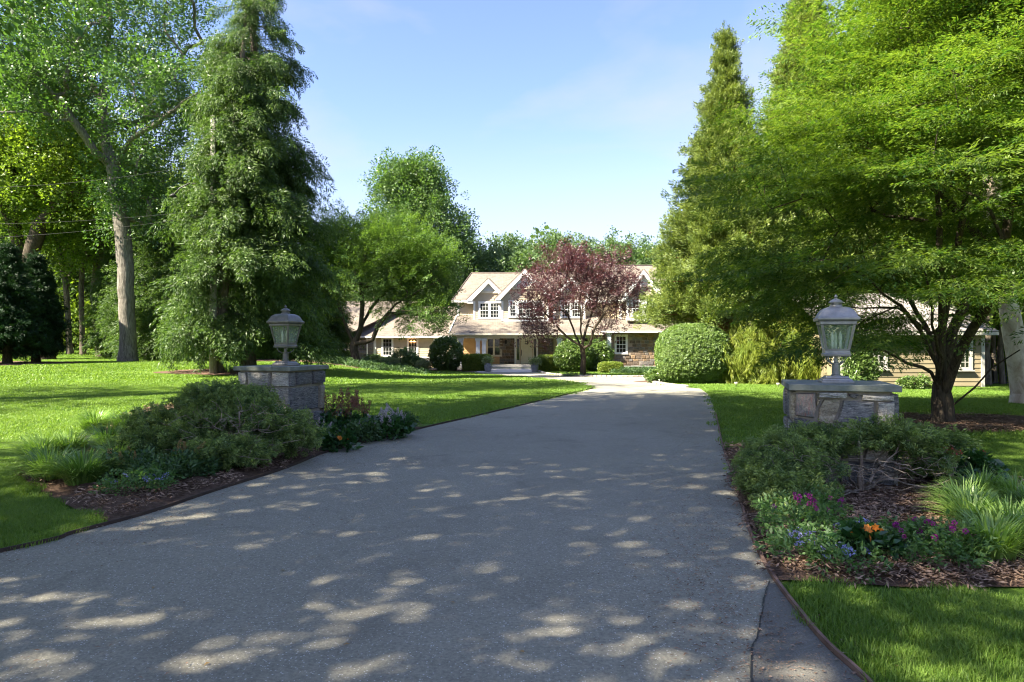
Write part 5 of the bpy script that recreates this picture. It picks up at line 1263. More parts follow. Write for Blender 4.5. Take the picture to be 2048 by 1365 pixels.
# --- zelkova over the wing
ZY = 46.0; zb0 = (X(712, ZY), ZY)
tree('spreading_tree', 'vase-shaped spreading tree with fine leaves before the low wing of the house', zb0,
     [[W3(708, 700, ZY), W3(708, 690, ZY), W3(722, 655, ZY), W3(725, 610, ZY), W3(722, 560, ZY), W3(735, 500, ZY)],
      [W3(708, 690, ZY), W3(695, 660, ZY), W3(680, 620, ZY), W3(672, 590, ZY), W3(690, 530, ZY)],
      [W3(712, 692, ZY), W3(745, 680, ZY, -1), W3(755, 655, ZY, -1), W3(790, 610, ZY, -1.5), W3(840, 580, ZY, -2), W3(880, 560, ZY, -2)],
      [W3(722, 655, ZY), W3(740, 620, ZY, 1), W3(775, 580, ZY, 1.5), W3(800, 530, ZY, 2), W3(820, 480, ZY, 2)]], .25, M['bark_dark'],
     [C(685, 500, ZY, 60, 50, 3, 46), C(775, 505, ZY, 95, 60, 4, 95), C(850, 540, ZY, 55, 60, 3, 60), C(740, 570, ZY, 110, 50, 3.5, 55), C(650, 520, ZY, 35, 60, 2, 30), C(840, 625, ZY - 1, 60, 22, 2, 26), C(650, 610, ZY, 30, 35, 2, 12)],
     'maple', 10, .45, 91, step=.5, flat=.8, outw=.7, minz=Zp(670, ZY), size=(.75, 1.15), upw=.15, group=None)
# --- purple plum
PY = 41.0; pbs = (X(1166, PY), PY)
tree('purple_plum_tree', 'purple-leaved plum tree with spreading bare lower limbs before the front door', pbs,
     [[W3(1167, 715, PY), W3(1165, 700, PY), W3(1162, 650, PY), W3(1160, 600, PY), W3(1165, 550, PY)],
      [W3(1165, 703, PY), W3(1155, 688, PY, -.5), W3(1128, 668, PY, -.8), W3(1105, 645, PY, -1), W3(1085, 620, PY, -1), W3(1075, 590, PY, -1)],
      [W3(1165, 703, PY), W3(1150, 670, PY, .8), W3(1135, 630, PY, 1), W3(1130, 580, PY, 1)],
      [W3(1168, 706, PY), W3(1180, 690, PY, -.4), W3(1190, 655, PY, -.6), W3(1215, 620, PY, -.8), W3(1235, 590, PY, -1)],
      [W3(1165, 690, PY), W3(1175, 650, PY, .6), W3(1195, 600, PY, 1), W3(1205, 550, PY, 1)],
      [W3(1180, 690, PY), W3(1200, 682, PY), W3(1212, 675, PY)]], .15, M['bark_dark'],
     [C(1150, 570, PY, 100, 60, 2.6, 110), C(1210, 560, PY, 65, 55, 2.2, 65), C(1085, 600, PY, 55, 50, 1.8, 50), C(1245, 590, PY, 42, 45, 1.6, 34), C(1150, 530, PY, 70, 28, 1.8, 40), C(1075, 655, PY - .5, 42, 28, 1.5, 24), C(1215, 645, PY, 42, 22, 1.5, 14)],
     'plum', 4, .26, 95, step=.3, flat=.9, minz=Zp(690, PY), size=(.7, 1.15), tip=.008)

# --- the big feathery tree on the right
TX, TY = TREE_R
def L2(px, py, dy=0): return W3(px, py, TY, dy)
lim = [[L2(1884, 800), L2(1882, 775), L2(1880, 700), L2(1884, 600), L2(1878, 500), L2(1875, 400), L2(1880, 280), L2(1870, 120)],
       [L2(1884, 800), L2(1862, 745, -.3), L2(1845, 735, -.5), L2(1790, 712, -1), L2(1740, 700, -1.4), L2(1690, 675, -1.8)],
       [L2(1880, 775), L2(1858, 700, -.2), L2(1840, 660, -.5), L2(1800, 610, -1), L2(1740, 560, -1.4), L2(1660, 520, -1.8)],
       [L2(1882, 775), L2(1868, 690, .4), L2(1850, 650, .8), L2(1820, 600, 1.4), L2(1780, 540, 2), L2(1720, 440, 2.4)],
       [L2(1884, 790), L2(1906, 740, -.3), L2(1920, 700, -.6), L2(1950, 650, -1), L2(1990, 590, -1.6), L2(2040, 540, -2)],
       [L2(1882, 770), L2(1902, 690, .3), L2(1915, 640, .7), L2(1935, 560, 1.2), L2(1960, 470, 1.8)],
       [L2(1884, 805), L2(1905, 812, -.1), L2(1950, 775, -.5), L2(1985, 735, -.8), L2(2040, 700, -1.3)],
       [L2(1882, 700), L2(1895, 600, .2), L2(1915, 520, 0), L2(1930, 400, -.4), L2(1945, 250, -1)],
       [L2(1884, 780), L2(1875, 700, -1), L2(1865, 620, -2), L2(1850, 540, -2.6)]]
g = np.random.default_rng(5)
def layered():
    """leafy plates spread through a rounded, top-pinched crown; each plate dips outward"""
    out = []
    rad = lambda z: float(np.interp(z, [1.4, 2.2, 3.2, 4.5, 6, 7.5, 8.8, 10], [3.2, 3.6, 3.6, 3.3, 2.9, 2.5, 2.0, 1.0]))
    for k in range(230):
        z = 1.55 + 8.2 * g.random() ** 1.05; a = g.random() * 6.283; R0 = rad(z) * (.9 + .12 * math.sin(3 * a + z) + g.normal(0, .06)); q = R0 * math.sqrt(g.uniform(.1, 1))
        if (z < 2.7 and q < .72 * R0) or (z < 2.3 and math.sin(a) < -.2 and math.cos(a) > -.6): continue
        c = np.array([TX + .17 * (z - 2) + q * math.cos(a) * (1.25 if math.cos(a) > 0 else 1), TY + q * math.sin(a) * 1.15, z]); n = int(g.integers(3, 6)); rr_ = g.uniform(.35, .8)
        t = g.normal(0, 1, (n, 2)) * rr_ * np.array([1.0, .55]); u = np.array([math.cos(a), math.sin(a)]); v = np.array([-math.sin(a), math.cos(a)])
        P = np.zeros((n, 3)); P[:, :2] = c[:2] + t[:, :1] * u + t[:, 1:] * v; P[:, 2] = z + g.normal(0, .05, n) - t[:, 0] * (.10 + .18 * q / R0); out.append(P)
    P = np.concatenate(out); return P[P[:, 2] > 1.35]
tree('feathery_tree', 'large many-stemmed tree with feathery bright green tiers behind the right pillar', TREE_R, lim, .165, M['bark_dark'], [], 'right', 8, .30, 101, step=.35, flat=.2, outw=1.0, upw=-.05,
     size=(.8, 1.2), minz=1.6, tip=.007, extra=layered(), center=(TX + .4, TY, 4.5), knots=.04, wob=.05, flare=.35, lead=.3)

# --- pale peeling trunk at the right edge
tree('pale_bark_tree', 'stout tree with pale pinkish peeling trunk at the right edge of the photograph', (X(2048, 17.2), 17.2), [[W3(2038, 740, 17.2), W3(2025, 660, 17.2), W3(2015, 600, 17.2), W3(1998, 500, 17.2), W3(1985, 420, 17.2), W3(1990, 250, 17.2)], [W3(2025, 660, 17.2), W3(2052, 600, 17.2), W3(2085, 480, 17.2)]],
     .22, M['bark_pale'], [(60, (13.2, 18, 8.5), (3.5, 3.5, 3), .4)], 'wood', 10, .6, 111, step=.5, minz=4.5, flare=.6, knots=.08)
for k, (px, py, Y) in enumerate(((1975, 786, 25.5), (1990, 780, 27), (2004, 782, 26))):
    tree('slim_tree', ['slim brown tree at the right corner of the beige outbuilding', 'thin tree second from the corner of the beige outbuilding', 'thin tree third from the corner, before the dark ivy'][k], (X(px, Y), Y), [[W3(px - 4, 700, Y), W3(px + 3, 600, Y), W3(px - 2, 480, Y)]], (.13, .08, .1)[k], M['bark_grey'], [C(px, 470, Y, 60, 90, 2.5, 22)], 'wood', 10, .6, 115 + k, step=.6, minz=Zp(560, Y), group='slim trees by the outbuilding', flare=.2)

# --- tulip tree and trees behind the house
tree('tulip_tree', 'tallest tree behind the house with light bright crown against the sky', (X(838, 80), 80), [[W3(838, 600, 80), W3(835, 480, 80), W3(840, 360, 80)], [W3(836, 500, 80), W3(800, 420, 80), W3(795, 370, 80)], [W3(836, 480, 80), W3(870, 420, 80)]], .5, M['bark_grey'],
     [C(800, 380, 80, 45, 48, 2.6, 44, .5), C(852, 372, 80, 38, 45, 2.4, 38, .5), C(830, 440, 80, 75, 60, 4, 85), C(880, 480, 80, 48, 50, 3.5, 42), C(905, 490, 80, 26, 40, 2, 22), C(840, 540, 80, 100, 50, 5, 60)], 'tulip', 7, .7, 121, step=1.2, minz=Zp(560, 80))
bg_list = [(1012, 505, 88, 34, 60, 'pine-like tree with the pointed top left of the big gable'), (962, 535, 84, 38, 40, 'rounded tree between the tulip tree and the pointed tree'), (925, 525, 82, 40, 60, 'dark tree at the right foot of the tall tulip tree'), (1085, 498, 90, 55, 60, 'broad tree behind the big gable and plum tree'),
           (1150, 500, 92, 50, 60, 'broad tree directly above the plum crown'), (1215, 512, 90, 50, 55, 'pale broad tree above the right roof ridge'), (1265, 515, 88, 48, 45, 'pale rounded tree at the right end of the roof ridge'), (1320, 520, 86, 50, 60, 'tree between the roof ridge and the tall conifers'), (1042, 532, 84, 30, 40, 'small tree filling the gap left of the big gable')]
for k, (px, py, Y, rp, rv, lab) in enumerate(bg_list):
    cy0 = py + rv * .9
    tree('backdrop_tree', lab, (X(px, Y), Y), [[W3(px, 640, Y), W3(px + 4, cy0, Y)]], .4, M['bark_grey'],
         [C(px, cy0, Y, rp, rv, 4, 48), C(px + rp * .2, py + rv * .5, Y, rp * .55, rv * .55, 2.5, 20), C(px - 5, 610, Y, rp * 1.2, 60, 4, 36)], 'far', 5, .9, 130 + k, step=1.5, minz=Zp(650, Y), group='trees behind the house', minr=.03)
# --- woods: variants copied round the property
def variant(seed, H, rad, key, lab, pos, bark, n=90, base=.35, per=6):
    O = np.array([0, 0, 0])
    return tree('woodland_tree', lab, pos, [[np.array([pos[0] + .3, pos[1], H * .3]), np.array([pos[0] - .2, pos[1], H * .6]), np.array([pos[0], pos[1], H * .85])]], H * .022, bark,
                [(n, (pos[0], pos[1], H * .68), (rad, rad, H * .32), .4), (n // 3, (pos[0] + rad * .3, pos[1] - rad * .2, H * .4), (rad * .8, rad * .8, H * .2), .5)], key, per, 1.0, seed, step=1.1, minz=H * base * .6, minr=.02, group='woodland trees on the left')
V1 = variant(201, 19, 5.2, 'wood', 'woodland tree behind the oak, in the gap left of its trunk', (-31.5, 64), M['bark_grey'])
V2 = variant(202, 15, 4.6, 'wood', 'bright leafy woodland tree between thin trunks far left', (-33, 68), M['bark_grey'])
V3 = variant(203, 20, 6, 'far', 'tall woodland tree at the back left corner of the wood', (-56, 84), M['bark_grey'])
def copy_tree(o, x, y, rz, sc, label, group=None):
    c = o.copy(); COL.objects.link(c); c.location = (x, y, float(T(x, y))); c.rotation_euler = (0, 0, rz); c.scale = (sc, sc, sc * random.uniform(.9, 1.1)); c['label'] = label
    if group: c['group'] = group
    for ch in list(o.children):
        d = ch.copy(); COL.objects.link(d); d.parent = c
    return c
wl_ = [(-52, 60, 'left edge'), (-46, 66, ''), (-40, 62, ''), (-37, 72, ''), (-29, 63, ''), (-30, 76, ''), (-60, 70, ''), (-22, 70, 's'), (-15, 76, 's'), (-52, 74, ''), (-10, 84, 's'), (-27, 84, 's'), (-44, 82, '')]
for i, (x, y, _) in enumerate(wl_):
    copy_tree((V1, V2, V3)[i % 3], x, y, i * 1.3, (.58 if _ == 's' else .85) + (i * 7 % 5) * .07 * (_ != 's'), 'leafy woodland tree standing in the dense wood behind the left lawn')
rl_ = [(15, 42, 'tree'), (21, 40, ''), (27, 38, ''), (24, 31, ''), (30, 33, ''), (19.5, 35, ''), (34, 40, ''), (23, 24.5, ''), (27, 46, ''), (20, 54, '')]
for i, (x, y, _) in enumerate(rl_):
    copy_tree((V2, V1, V3)[i % 3], x, y, i * 2.1 + 1, .6 + (i * 5 % 4) * .07, 'leafy tree in the dense green behind the beige outbuilding', 'trees behind the outbuilding')
# understorey and far wood: one mass nobody could count
def mass(name, label, pts, key, size, zrange, seed):
    g = np.random.default_rng(seed); P = []
    for (x0, y0, x1, y1, th, h, n) in pts:
        t = g.random(n); P.append(np.stack([x0 + (x1 - x0) * t + g.normal(0, th, n), y0 + (y1 - y0) * t + g.normal(0, th, n), h * g.random(n) ** .9 * (.75 + .25 * np.sin(t * 23 + x0) * np.sin(t * 57))], 1))
    P = np.concatenate(P); P[:, 2] += T(P[:, 0], P[:, 1]); D = g.normal(0, 1, P.shape); D[:, 2] *= .5; D[:, 1] -= .4
    o = scatter(name, P, rots(D, g, .6), g.uniform(*size, len(P)), key); tag(o, label, kind='stuff'); return o
mass('undergrowth', 'dense leafy undergrowth filling the wood behind the left lawn', [(-75, 60, -24, 62, 2.0, 5.5, 2600), (-24, 62, -17, 66, 1.5, 4, 500), (-80, 84, -5, 92, 3, 11, 3000)], 'wood', (1.0, 1.7), None, 301)
mass('undergrowth', 'dense leafy undergrowth behind the beige outbuilding and iron fence', [(18, 57, 26, 50, 1.0, 4, 500), (21, 31.5, 36, 28, 1.0, 5, 1300), (14, 34, 22, 33, .8, 4.5, 500), (20.5, 27.2, 24, 27.5, .5, 3, 260)], 'wood', (.7, 1.2), None, 302)
mass('far_wood', 'distant wood closing the view all round the property', [(-170, 100, 120, 120, 6, 17, 5200), (60, 110, 70, -60, 6, 17, 1500), (-100, 110, -110, -60, 6, 17, 1500)], 'far', (2.2, 3.6), None, 303)

# --- big trees that stand beside and behind the camera; their shade dapples the drive
def shade(seed, pos, H, rad, n, lab, per=5, z=.66, rz=.3):
    return tree('shade_tree', lab, pos, [[np.array([pos[0] + .3, pos[1], H * .25]), np.array([pos[0] - .2, pos[1] + .2, H * .5]), np.array([pos[0], pos[1], H * .8])]], .42, M['bark_oak'],
                [(n, (pos[0], pos[1], H * z), (rad, rad, H * rz), .45)], 'oak', per, .85, seed, step=1.0, minz=H * .3, minr=.02, size=(.9, 1.5), group='large oaks along the street side')
shade(401, (-9.4, 1.5), 16, 5.7, 225, 'large oak left of the driveway entrance, beside the viewpoint')
shade(402, (-10.8, 7.2), 19, 5.8, 345, 'large oak over the left lawn edge, nearest to the drive', z=.74, rz=.21)
shade(403, (-15.8, 17.5), 19, 4.6, 102, 'large oak beyond the first oaks on the left lawn', z=.76, rz=.2)
shade(404, (-28, 12), 18, 5.2, 82, 'large oak far out on the left lawn')
shade(405, (-8, -9), 15, 5, 82, 'oak on the street side behind the viewpoint')
shade(406, (-22, -3), 17, 5.5, 82, 'large oak farthest along the street side')

# ================================================================== SHRUBS
def shell_shrub(name, label, c, r, key, n, seed, cat='shrub', group=None, depth=.12, size=(.8, 1.2), box=False, squareness=2.0, jit=.02, stem=True, tilt=.35, zc=None, lump=0.0, base_dz=0.0, inner=True, crown_name='foliage'):
    """clipped or rounded shrub: leaf sprays over a (super)ellipsoid surface, with a dark twiggy heart"""
    g = np.random.default_rng(seed); x, y = c; z0 = float(T(x, y)) + base_dz
    e_ = empty(name, (x, y, z0), 0, label=label, cat=cat, group=group)
    d = g.normal(0, 1, (n, 3)); d /= np.linalg.norm(d, axis=1, keepdims=True)
    if squareness != 2.0:
        p = squareness; k = (np.abs(d) ** p).sum(1) ** (-1 / p); P = d * k[:, None]
    else: P = d.copy()
    sc = 1 - depth * g.random(n) ** 1.5 + g.normal(0, jit, n)
    if lump: sc = sc + lump * (np.sin(P[:, 0] * 5 + seed) * np.sin(P[:, 1] * 6 + 1) + .7 * np.sin(P[:, 2] * 7 + P[:, 0] * 4))
    P = P * sc[:, None]
    h = r[2]; Q = P * np.array([r[0], r[1], h]) + np.array([0, 0, h if zc is None else zc]); keep = Q[:, 2] > .03; 
    Q = Q[keep]; n_ = d[keep] / np.array(r); n_ /= np.linalg.norm(n_, axis=1, keepdims=True)
    if squareness > 2.2: n_ = np.sign(d[keep]) * np.abs(P[keep]) ** (squareness - 1) / np.array(r); n_ /= np.linalg.norm(n_, axis=1, keepdims=True)
    tg = np.cross(n_, g.normal(0, 1, n_.shape)); tg /= np.linalg.norm(tg, axis=1, keepdims=True)
    D = tg + n_ * g.uniform(.0, .7, len(Q))[:, None]; N = n_ + np.array([0, 0, .35]) + g.normal(0, tilt, n_.shape)
    scatter(crown_name, Q - n_ * .03, rots2(D, N), g.uniform(*size, len(Q)), key, e_)
    if inner:   # twig mass inside
        s = Skel(seed); s.path([np.array([0, 0, -.05]), np.array([0, 0, h * .25])], step=.15)
        m = min(160, max(24, n // 14)); A = ell(g, m, (0, 0, h if zc is None else zc), (r[0] * .9, r[1] * .9, h * .9), .3); A = A[A[:, 2] > .08]; s.minz = -1
        s.grow(A, step=.2, wob=.01); link_mesh('branches', s.mesh('branches', min(.09, .05 + h * .02), tip=.004, flare=.1), M['bark_dark'], e_)
    return e_
tp = 1386
TYp = 27.6
shell_shrub('topiary_dome', 'large clipped green dome at the bend of the drive', (X(1386, TYp), TYp), (X(1457, TYp) - X(1386, TYp), 1.35, (Zp(652, TYp) - T(X(1386, TYp), TYp)) / 2 + .03), 'top', 8500, 501, size=(.6, .95), squareness=2.5, depth=.05, jit=.006, tilt=.35)
lowp = hit(1330, 770)
shell_shrub('low_shrub', 'low loose yellow-green shrub at the left foot of the clipped dome', (X(1328, 28.6), 28.6), (.72, .55, .27), 'rhodo', 260, 502, size=(.5, .75), depth=.4, lump=.06)
# shrubs before the house
HYs = 54.0
shell_shrub('round_shrub', 'rounded dark green rhododendron left of the left clipped hedge', (X(893, 52.5), 52.5), (1.25, 1.1, 1.28), 'rhodo', 900, 503, size=(.7, 1.1), lump=.05, depth=.25)
def hedge(label, px0, px1, Y, top, dep, seed, key='hedge', group='clipped box hedges flanking the entrance', n=2300):
    x0, x1 = X(px0, Y), X(px1, Y); z = float(T((x0 + x1) / 2, Y)); h = Zp(top, Y) - z
    return shell_shrub('box_hedge', label, ((x0 + x1) / 2, Y + dep / 2), ((x1 - x0) / 2, dep / 2, h / 2), key, n, seed, cat='hedge', group=group, squareness=9, depth=.05, jit=.006, size=(.7, 1.1), tilt=.5)
hedge('square clipped yellow-green hedge left of the entrance patio', 926, 979, 51.5, 711.5, 1.6, 504)
hedge('square clipped yellow-green hedge right of the entrance patio', 1078, 1116, 50.6, 714, 2.4, 505)
shell_shrub('round_shrub', 'large glossy rhododendron behind the plum trunk, left half', (X(1146, 50), 50), (1.35, 1.1, 1.15), 'rhodo', 900, 506, size=(.7, 1.1), lump=.06, depth=.25, group='rhododendrons behind the plum')
shell_shrub('round_shrub', 'glossy rhododendron behind the plum trunk, right and darker half', (X(1192, 51), 51), (1.2, 1.0, 1.12), 'rhodo', 800, 507, size=(.7, 1.1), lump=.06, depth=.25, group='rhododendrons behind the plum')
shell_shrub('box_hedge', 'small low golden clipped hedge right of the plum trunk', (X(1221, 48), 48), (.82, .45, .36), 'hedge', 900, 508, cat='hedge', squareness=4, size=(.7, 1.0), depth=.08)
o = mass('ground_cover', 'low green ground cover along the kerb before the low stone wall', [(X(1245, 47.5), 47.5, X(1322, 47.5), 47.5, .5, .38, 420)], 'cover', (.5, .8), None, 304)
o = mass('ground_cover', 'dark green ground cover along the front edge of the bed under the spreading tree', [(X(655, 44), 44.0, X(745, 43.5), 43.6, .6, .42, 700), (X(745, 43.5), 43.6, X(838, 45), 45, .5, .36, 560), (X(690, 47), 48, X(780, 47), 48, 1.2, .4, 420)], 'cover', (.5, .85), None, 305)
o = mass('ground_cover', 'low green plants under the plum tree', [(X(1130, 41), 41, X(1190, 41), 41.3, .3, .22, 90)], 'cover', (.35, .55), None, 306)
sh = [('variegated_shrub', 'tall airy green shrub below the middle wing window', 806, 698, 54, 28, 'cover', .8), ('variegated_shrub', 'pale cream-green shrub at the left of the airy shrub', 778, 716, 53, 24, 'var', .7), ('variegated_shrub', 'dark shrub right of the airy shrub', 826, 712, 54, 18, 'cover', .7), ('variegated_shrub', 'pale cream shrub left of the round rhododendron', 846, 720, 52, 15, 'var', .6),
      ('variegated_shrub', 'small yellow-green shrub by the downspout', 750, 711, 55, 16, 'rhodo', .7)]
for k, (nm, lab, px, top, Y, rp, key, sz) in enumerate(sh):
    z = float(T(X(px, Y), Y)); h = Zp(top, Y) - z
    shell_shrub('leafy_shrub', lab, (X(px, Y), Y), (rp * Y / F, .7, h / 2), key, 260, 520 + k, size=(sz * .8, sz * 1.2), depth=.6, lump=.1, group='loose shrubs in the bed before the low wing')
shell_shrub('box_hedge', 'dark low clipped hedge under the casement windows', (X(688, 56), 56), (.72, .5, .3), 'top', 700, 530, cat='hedge', squareness=5, size=(.7, 1), base_dz=.25, inner=False)
g = G(); g.box(-.02, .02, -.02, .02, 0, 1.0); o = g.obj('garden_stake', M['dark'], loc=(X(801, 52), 52, T(X(801, 52), 52))); tag(o, 'thin dark stake standing in the bed before the middle wing window', 'stake')
# urns
for k, (px, Y) in enumerate(((976, 50.2), (1069.5, 50.0))):
    x = X(px, Y); z = float(T(x, Y)) + .018; e_ = empty('planter', (x, Y, z), 0, label=('grey faceted urn with pale foliage left of the patio', 'grey faceted urn with pale foliage right of the patio')[k], cat='planter', group='urns flanking the patio')
    G().lathe([(.19, 0), (.22, .03), (.28, .28), (.30, .42), (.24, .58), (.22, .62), (.24, .64), (.19, .64), (.18, .58)], 7, rot=.3).obj('pot', M['zinc'], e_)
    gg = np.random.default_rng(k); P = np.array([0, 0, .66]) + gg.normal(0, .09, (26, 3)); D = gg.normal(0, .5, (26, 3)) + np.array([0, 0, .7]); scatter('foliage', P, rots(D, gg), gg.uniform(.8, 1.4, 26), 'var', e_)
# tiny spotlight fixtures at the mulch edge of the conifers
for k, (px, py) in enumerate(((1472, 776), (1556, 778))):
    x, y = hit(px, py); e_ = empty('garden_spotlight', (x, y, float(T(x, y))), 0, label=('small garden spotlight at the mulch edge, left one near the clipped dome', 'small garden spotlight at the mulch edge, right one near the right pillar')[k], cat='light fixture', group='garden spotlights')
    G().tube([(0, 0, 0), (0, 0, .12)], .012, 6).obj('stem', M['dark'], e_); G().lathe([(.03, .12), (.06, .16), (.055, .2)], 8).obj('lamp_head', M['concrete'], e_)

# ================================================================== FOREGROUND YEWS AND BED PLANTS
def yew(label, base, limbs, pads, seed, r0, n_per, bare=None, spread=.06):
    """spreading yew: crooked limbs and needle pads"""
    x, y = base; z0 = float(T(x, y)); O = np.array([x, y, z0]); g = np.random.default_rng(seed)
    s = Skel(seed); s.path([O - [0, 0, .05], O + [0, 0, .06]], step=.05)
    for lm in limbs:
        P = np.array(s.p); i = int(np.argmin(np.linalg.norm(P - np.array(lm[0]), axis=1))); s.path(lm[1:] if len(lm) > 1 else lm, start=i, step=.09, wob=.012)
    A = np.concatenate([ell(g, n, c, r, .45) for n, c, r in pads]); A = A[A[:, 2] > .06]; s.minz = -1
    if bare is not None: B = np.concatenate([ell(g, n, c, r, .6) for n, c, r in bare]); B = B[B[:, 2] > .05]
    ends, dirs = s.grow(A, step=.07, wob=.012, lead=.2)
    if bare is not None: s.grow(B, step=.06, wob=.016, lead=.12)
    e_ = empty('yew_bush', O, 0, label=label, cat='bush', group='low spreading yews in the beds')
    tm = s.mesh('branches', r0, tip=.0028, flare=.2, e=2.2); n = len(tm.vertices); co = np.empty(n * 3, np.float32); tm.vertices.foreach_get('co', co); tm.vertices.foreach_set('co', (co.reshape(-1, 3) - O).ravel().astype(np.float32)); tm.update()
    link_mesh('branches', tm, M['bark_yew'], e_, smooth=True)
    P = np.array(s.p); Q, D, sz = cluster(g, ends, P, dirs, n_per, spread, .55, .5, .25, A.mean(0) - [0, 0, .4], (.75, 1.25)); Q[:, 2] = np.maximum(Q[:, 2], z0 + .04)
    scatter('foliage', Q - O, rots(D, g, .6), sz, 'yew', e_)
    return e_
def E(px, py, Y, rpx, rpy, ry, n): return (n, (X(px, Y), Y, Zp(py, Y)), (rpx * Y / F, ry, rpy * Y / F))
LB = (X(455, 8.9), 8.9)
ll = [[np.array([LB[0], 8.9, .1]), W3(400, 860, 8.7), W3(330, 850, 8.5), W3(290, 830, 8.4)], [np.array([LB[0], 8.9, .1]), W3(480, 850, 8.9), W3(470, 810, 8.9), W3(430, 790, 9)], [np.array([LB[0], 8.9, .1]), W3(510, 865, 8.7), W3(560, 835, 8.7), W3(610, 830, 8.8)],
      [np.array([LB[0], 8.9, .1]), W3(440, 900, 8.2), W3(470, 915, 7.9), W3(540, 920, 7.8)], [np.array([LB[0], 8.9, .1]), W3(380, 895, 8.1), W3(330, 900, 7.9)], [np.array([LB[0], 8.9, .1]), W3(540, 890, 8.2), W3(600, 880, 8.2)]]
yew('dense spreading yew with light-tipped shoots before the left pillar', LB, ll,
    [E(312, 852, 8.7, 42, 26, .32, 60), E(440, 803, 9.1, 72, 20, .35, 100), E(365, 885, 8.4, 58, 22, .35, 70), E(540, 852, 8.8, 66, 26, .3, 85), E(425, 842, 8.75, 80, 26, .35, 110), E(470, 825, 8.9, 60, 20, .3, 50), E(450, 908, 8.1, 85, 22, .28, 110), E(572, 880, 8.7, 38, 28, .25, 55), E(500, 815, 9.3, 50, 24, .3, 50), E(295, 895, 8.2, 32, 20, .25, 30)], 601, .042, 4, bare=[E(470, 850, 8.2, 140, 60, .5, 230)])
RB = (X(1722, 6.75), 6.75); c0 = np.array([RB[0], 6.75, .08])
rl2 = [[c0, W3(1720, 950, 6.7), W3(1722, 910, 6.7), W3(1715, 880, 6.75)], [c0, W3(1740, 965, 6.6), W3(1775, 920, 6.6), W3(1800, 885, 6.6), W3(1850, 865, 6.7)],
       [c0, W3(1700, 960, 6.6), W3(1680, 935, 6.5), W3(1655, 925, 6.5), W3(1600, 915, 6.5), W3(1540, 890, 6.5)], [c0, W3(1690, 985, 6.5), W3(1640, 960, 6.4), W3(1590, 945, 6.3), W3(1530, 930, 6.2)],
       [c0, W3(1770, 958, 6.6), W3(1810, 968, 6.6), W3(1870, 975, 6.5), W3(1930, 960, 6.5)], [c0, W3(1780, 978, 6.4), W3(1850, 975, 6.3), W3(1900, 960, 6.3)],
       [c0, W3(1728, 1010, 6.2), W3(1735, 1030, 6.0)], [c0, W3(1760, 1000, 6.2), W3(1800, 1020, 6.0), W3(1840, 1030, 5.9)], [c0, W3(1740, 1015, 6.1), W3(1765, 1040, 5.9)], [c0, W3(1690, 990, 6.3), W3(1640, 998, 6.1), W3(1600, 995, 6.0)],
       [c0, W3(1765, 955, 6.8), W3(1800, 945, 6.9), W3(1860, 935, 6.9), W3(1890, 900, 6.9)]]
yew('open spreading yew with bare crooked branches before the right pillar', RB, rl2,
    [E(1570, 912, 6.8, 60, 22, .3, 80), E(1640, 892, 6.9, 66, 18, .22, 70), E(1550, 958, 6.4, 48, 27, .28, 70), E(1600, 992, 6.1, 48, 24, .25, 34), E(1740, 882, 6.8, 50, 14, .2, 32), E(1820, 882, 6.7, 42, 15, .2, 26), E(1575, 1012, 5.95, 42, 20, .22, 26), E(1850, 928, 6.8, 45, 20, .25, 16), E(1700, 1064, 5.75, 95, 10, .2, 36), E(1620, 935, 6.5, 46, 16, .25, 22), E(1885, 890, 6.8, 28, 14, .2, 10)],
    602, .038, 4, bare=[E(1830, 925, 6.7, 95, 42, .35, 170), E(1720, 950, 6.3, 110, 45, .35, 120), E(1880, 945, 6.6, 55, 26, .3, 70), E(1600, 920, 6.4, 100, 45, .35, 120)], spread=.055)

def blade_clump(name, label, pos, n, h, spread, seed, group):
    g = np.random.default_rng(seed); x, y = pos; z = float(T(x, y))
    a = g.random(n) * 6.283; r0 = spread * .3 * np.sqrt(g.random(n)); Lh = h * g.uniform(.6, 1.25, n); out = spread * g.uniform(.3, 1.2, n); w_ = g.uniform(.004, .0085, n)
    d = np.stack([np.cos(a), np.sin(a), 0 * a], 1); sd_ = np.stack([-np.sin(a), np.cos(a), 0 * a], 1); base = d * r0[:, None] + g.normal(0, .02, (n, 3)) * [1, 1, 0]
    ts = [0, .3, .6, .85, 1.0]; rows = []
    for t in ts:
        zz = Lh * (1.55 * t - (.55 + .5 * (out / spread - .3)) * t * t * 1.0); c = base + d * (out * t ** 1.5)[:, None]; c[:, 2] = np.maximum(zz, .01); ww = (w_ * (1 - .9 * t ** 3))[:, None]
        rows += [c - sd_ * ww, c + sd_ * ww]
    V = np.stack(rows, 1).reshape(-1, 3); q = np.array([[2 * i, 2 * i + 1, 2 * i + 3, 2 * i + 2] for i in range(4)]); Q = (np.arange(n)[:, None, None] * 10 + q[None]).reshape(-1, 4)
    me = np_mesh(name, V, quads=Q); t_ = me.attributes.new('tint', 'FLOAT', 'POINT'); t_.data.foreach_set('value', np.repeat(g.random(n), 10).astype(np.float32))
    o = link_mesh(name, me, M['liriope'], None, (x, y, z + .03), smooth=True); tag(o, label, 'grass clump', group); return o
lc = [(100, 965, 'leftmost'), (165, 975, ''), (235, 950, ''), (140, 925, ''), (215, 905, ''), (285, 915, ''), (190, 868, ''), (255, 870, ''), (85, 930, '')]
lab_l = ['front-left clump of strappy grass at the tip of the left bed', 'front clump of strappy grass in the left bed above the bare mulch', 'strappy grass clump nearest the blue flowers in the left bed', 'sunlit strappy grass clump in the middle left of the left bed', 'strappy grass clump in the middle of the grassy patch left of the dense yew', 'strappy grass clump touching the left foot of the dense yew', 'rear strappy grass clump at the lawn edge of the left bed', 'rear strappy grass clump tucked behind the left of the dense yew', 'small outer strappy grass clump against the left lawn']
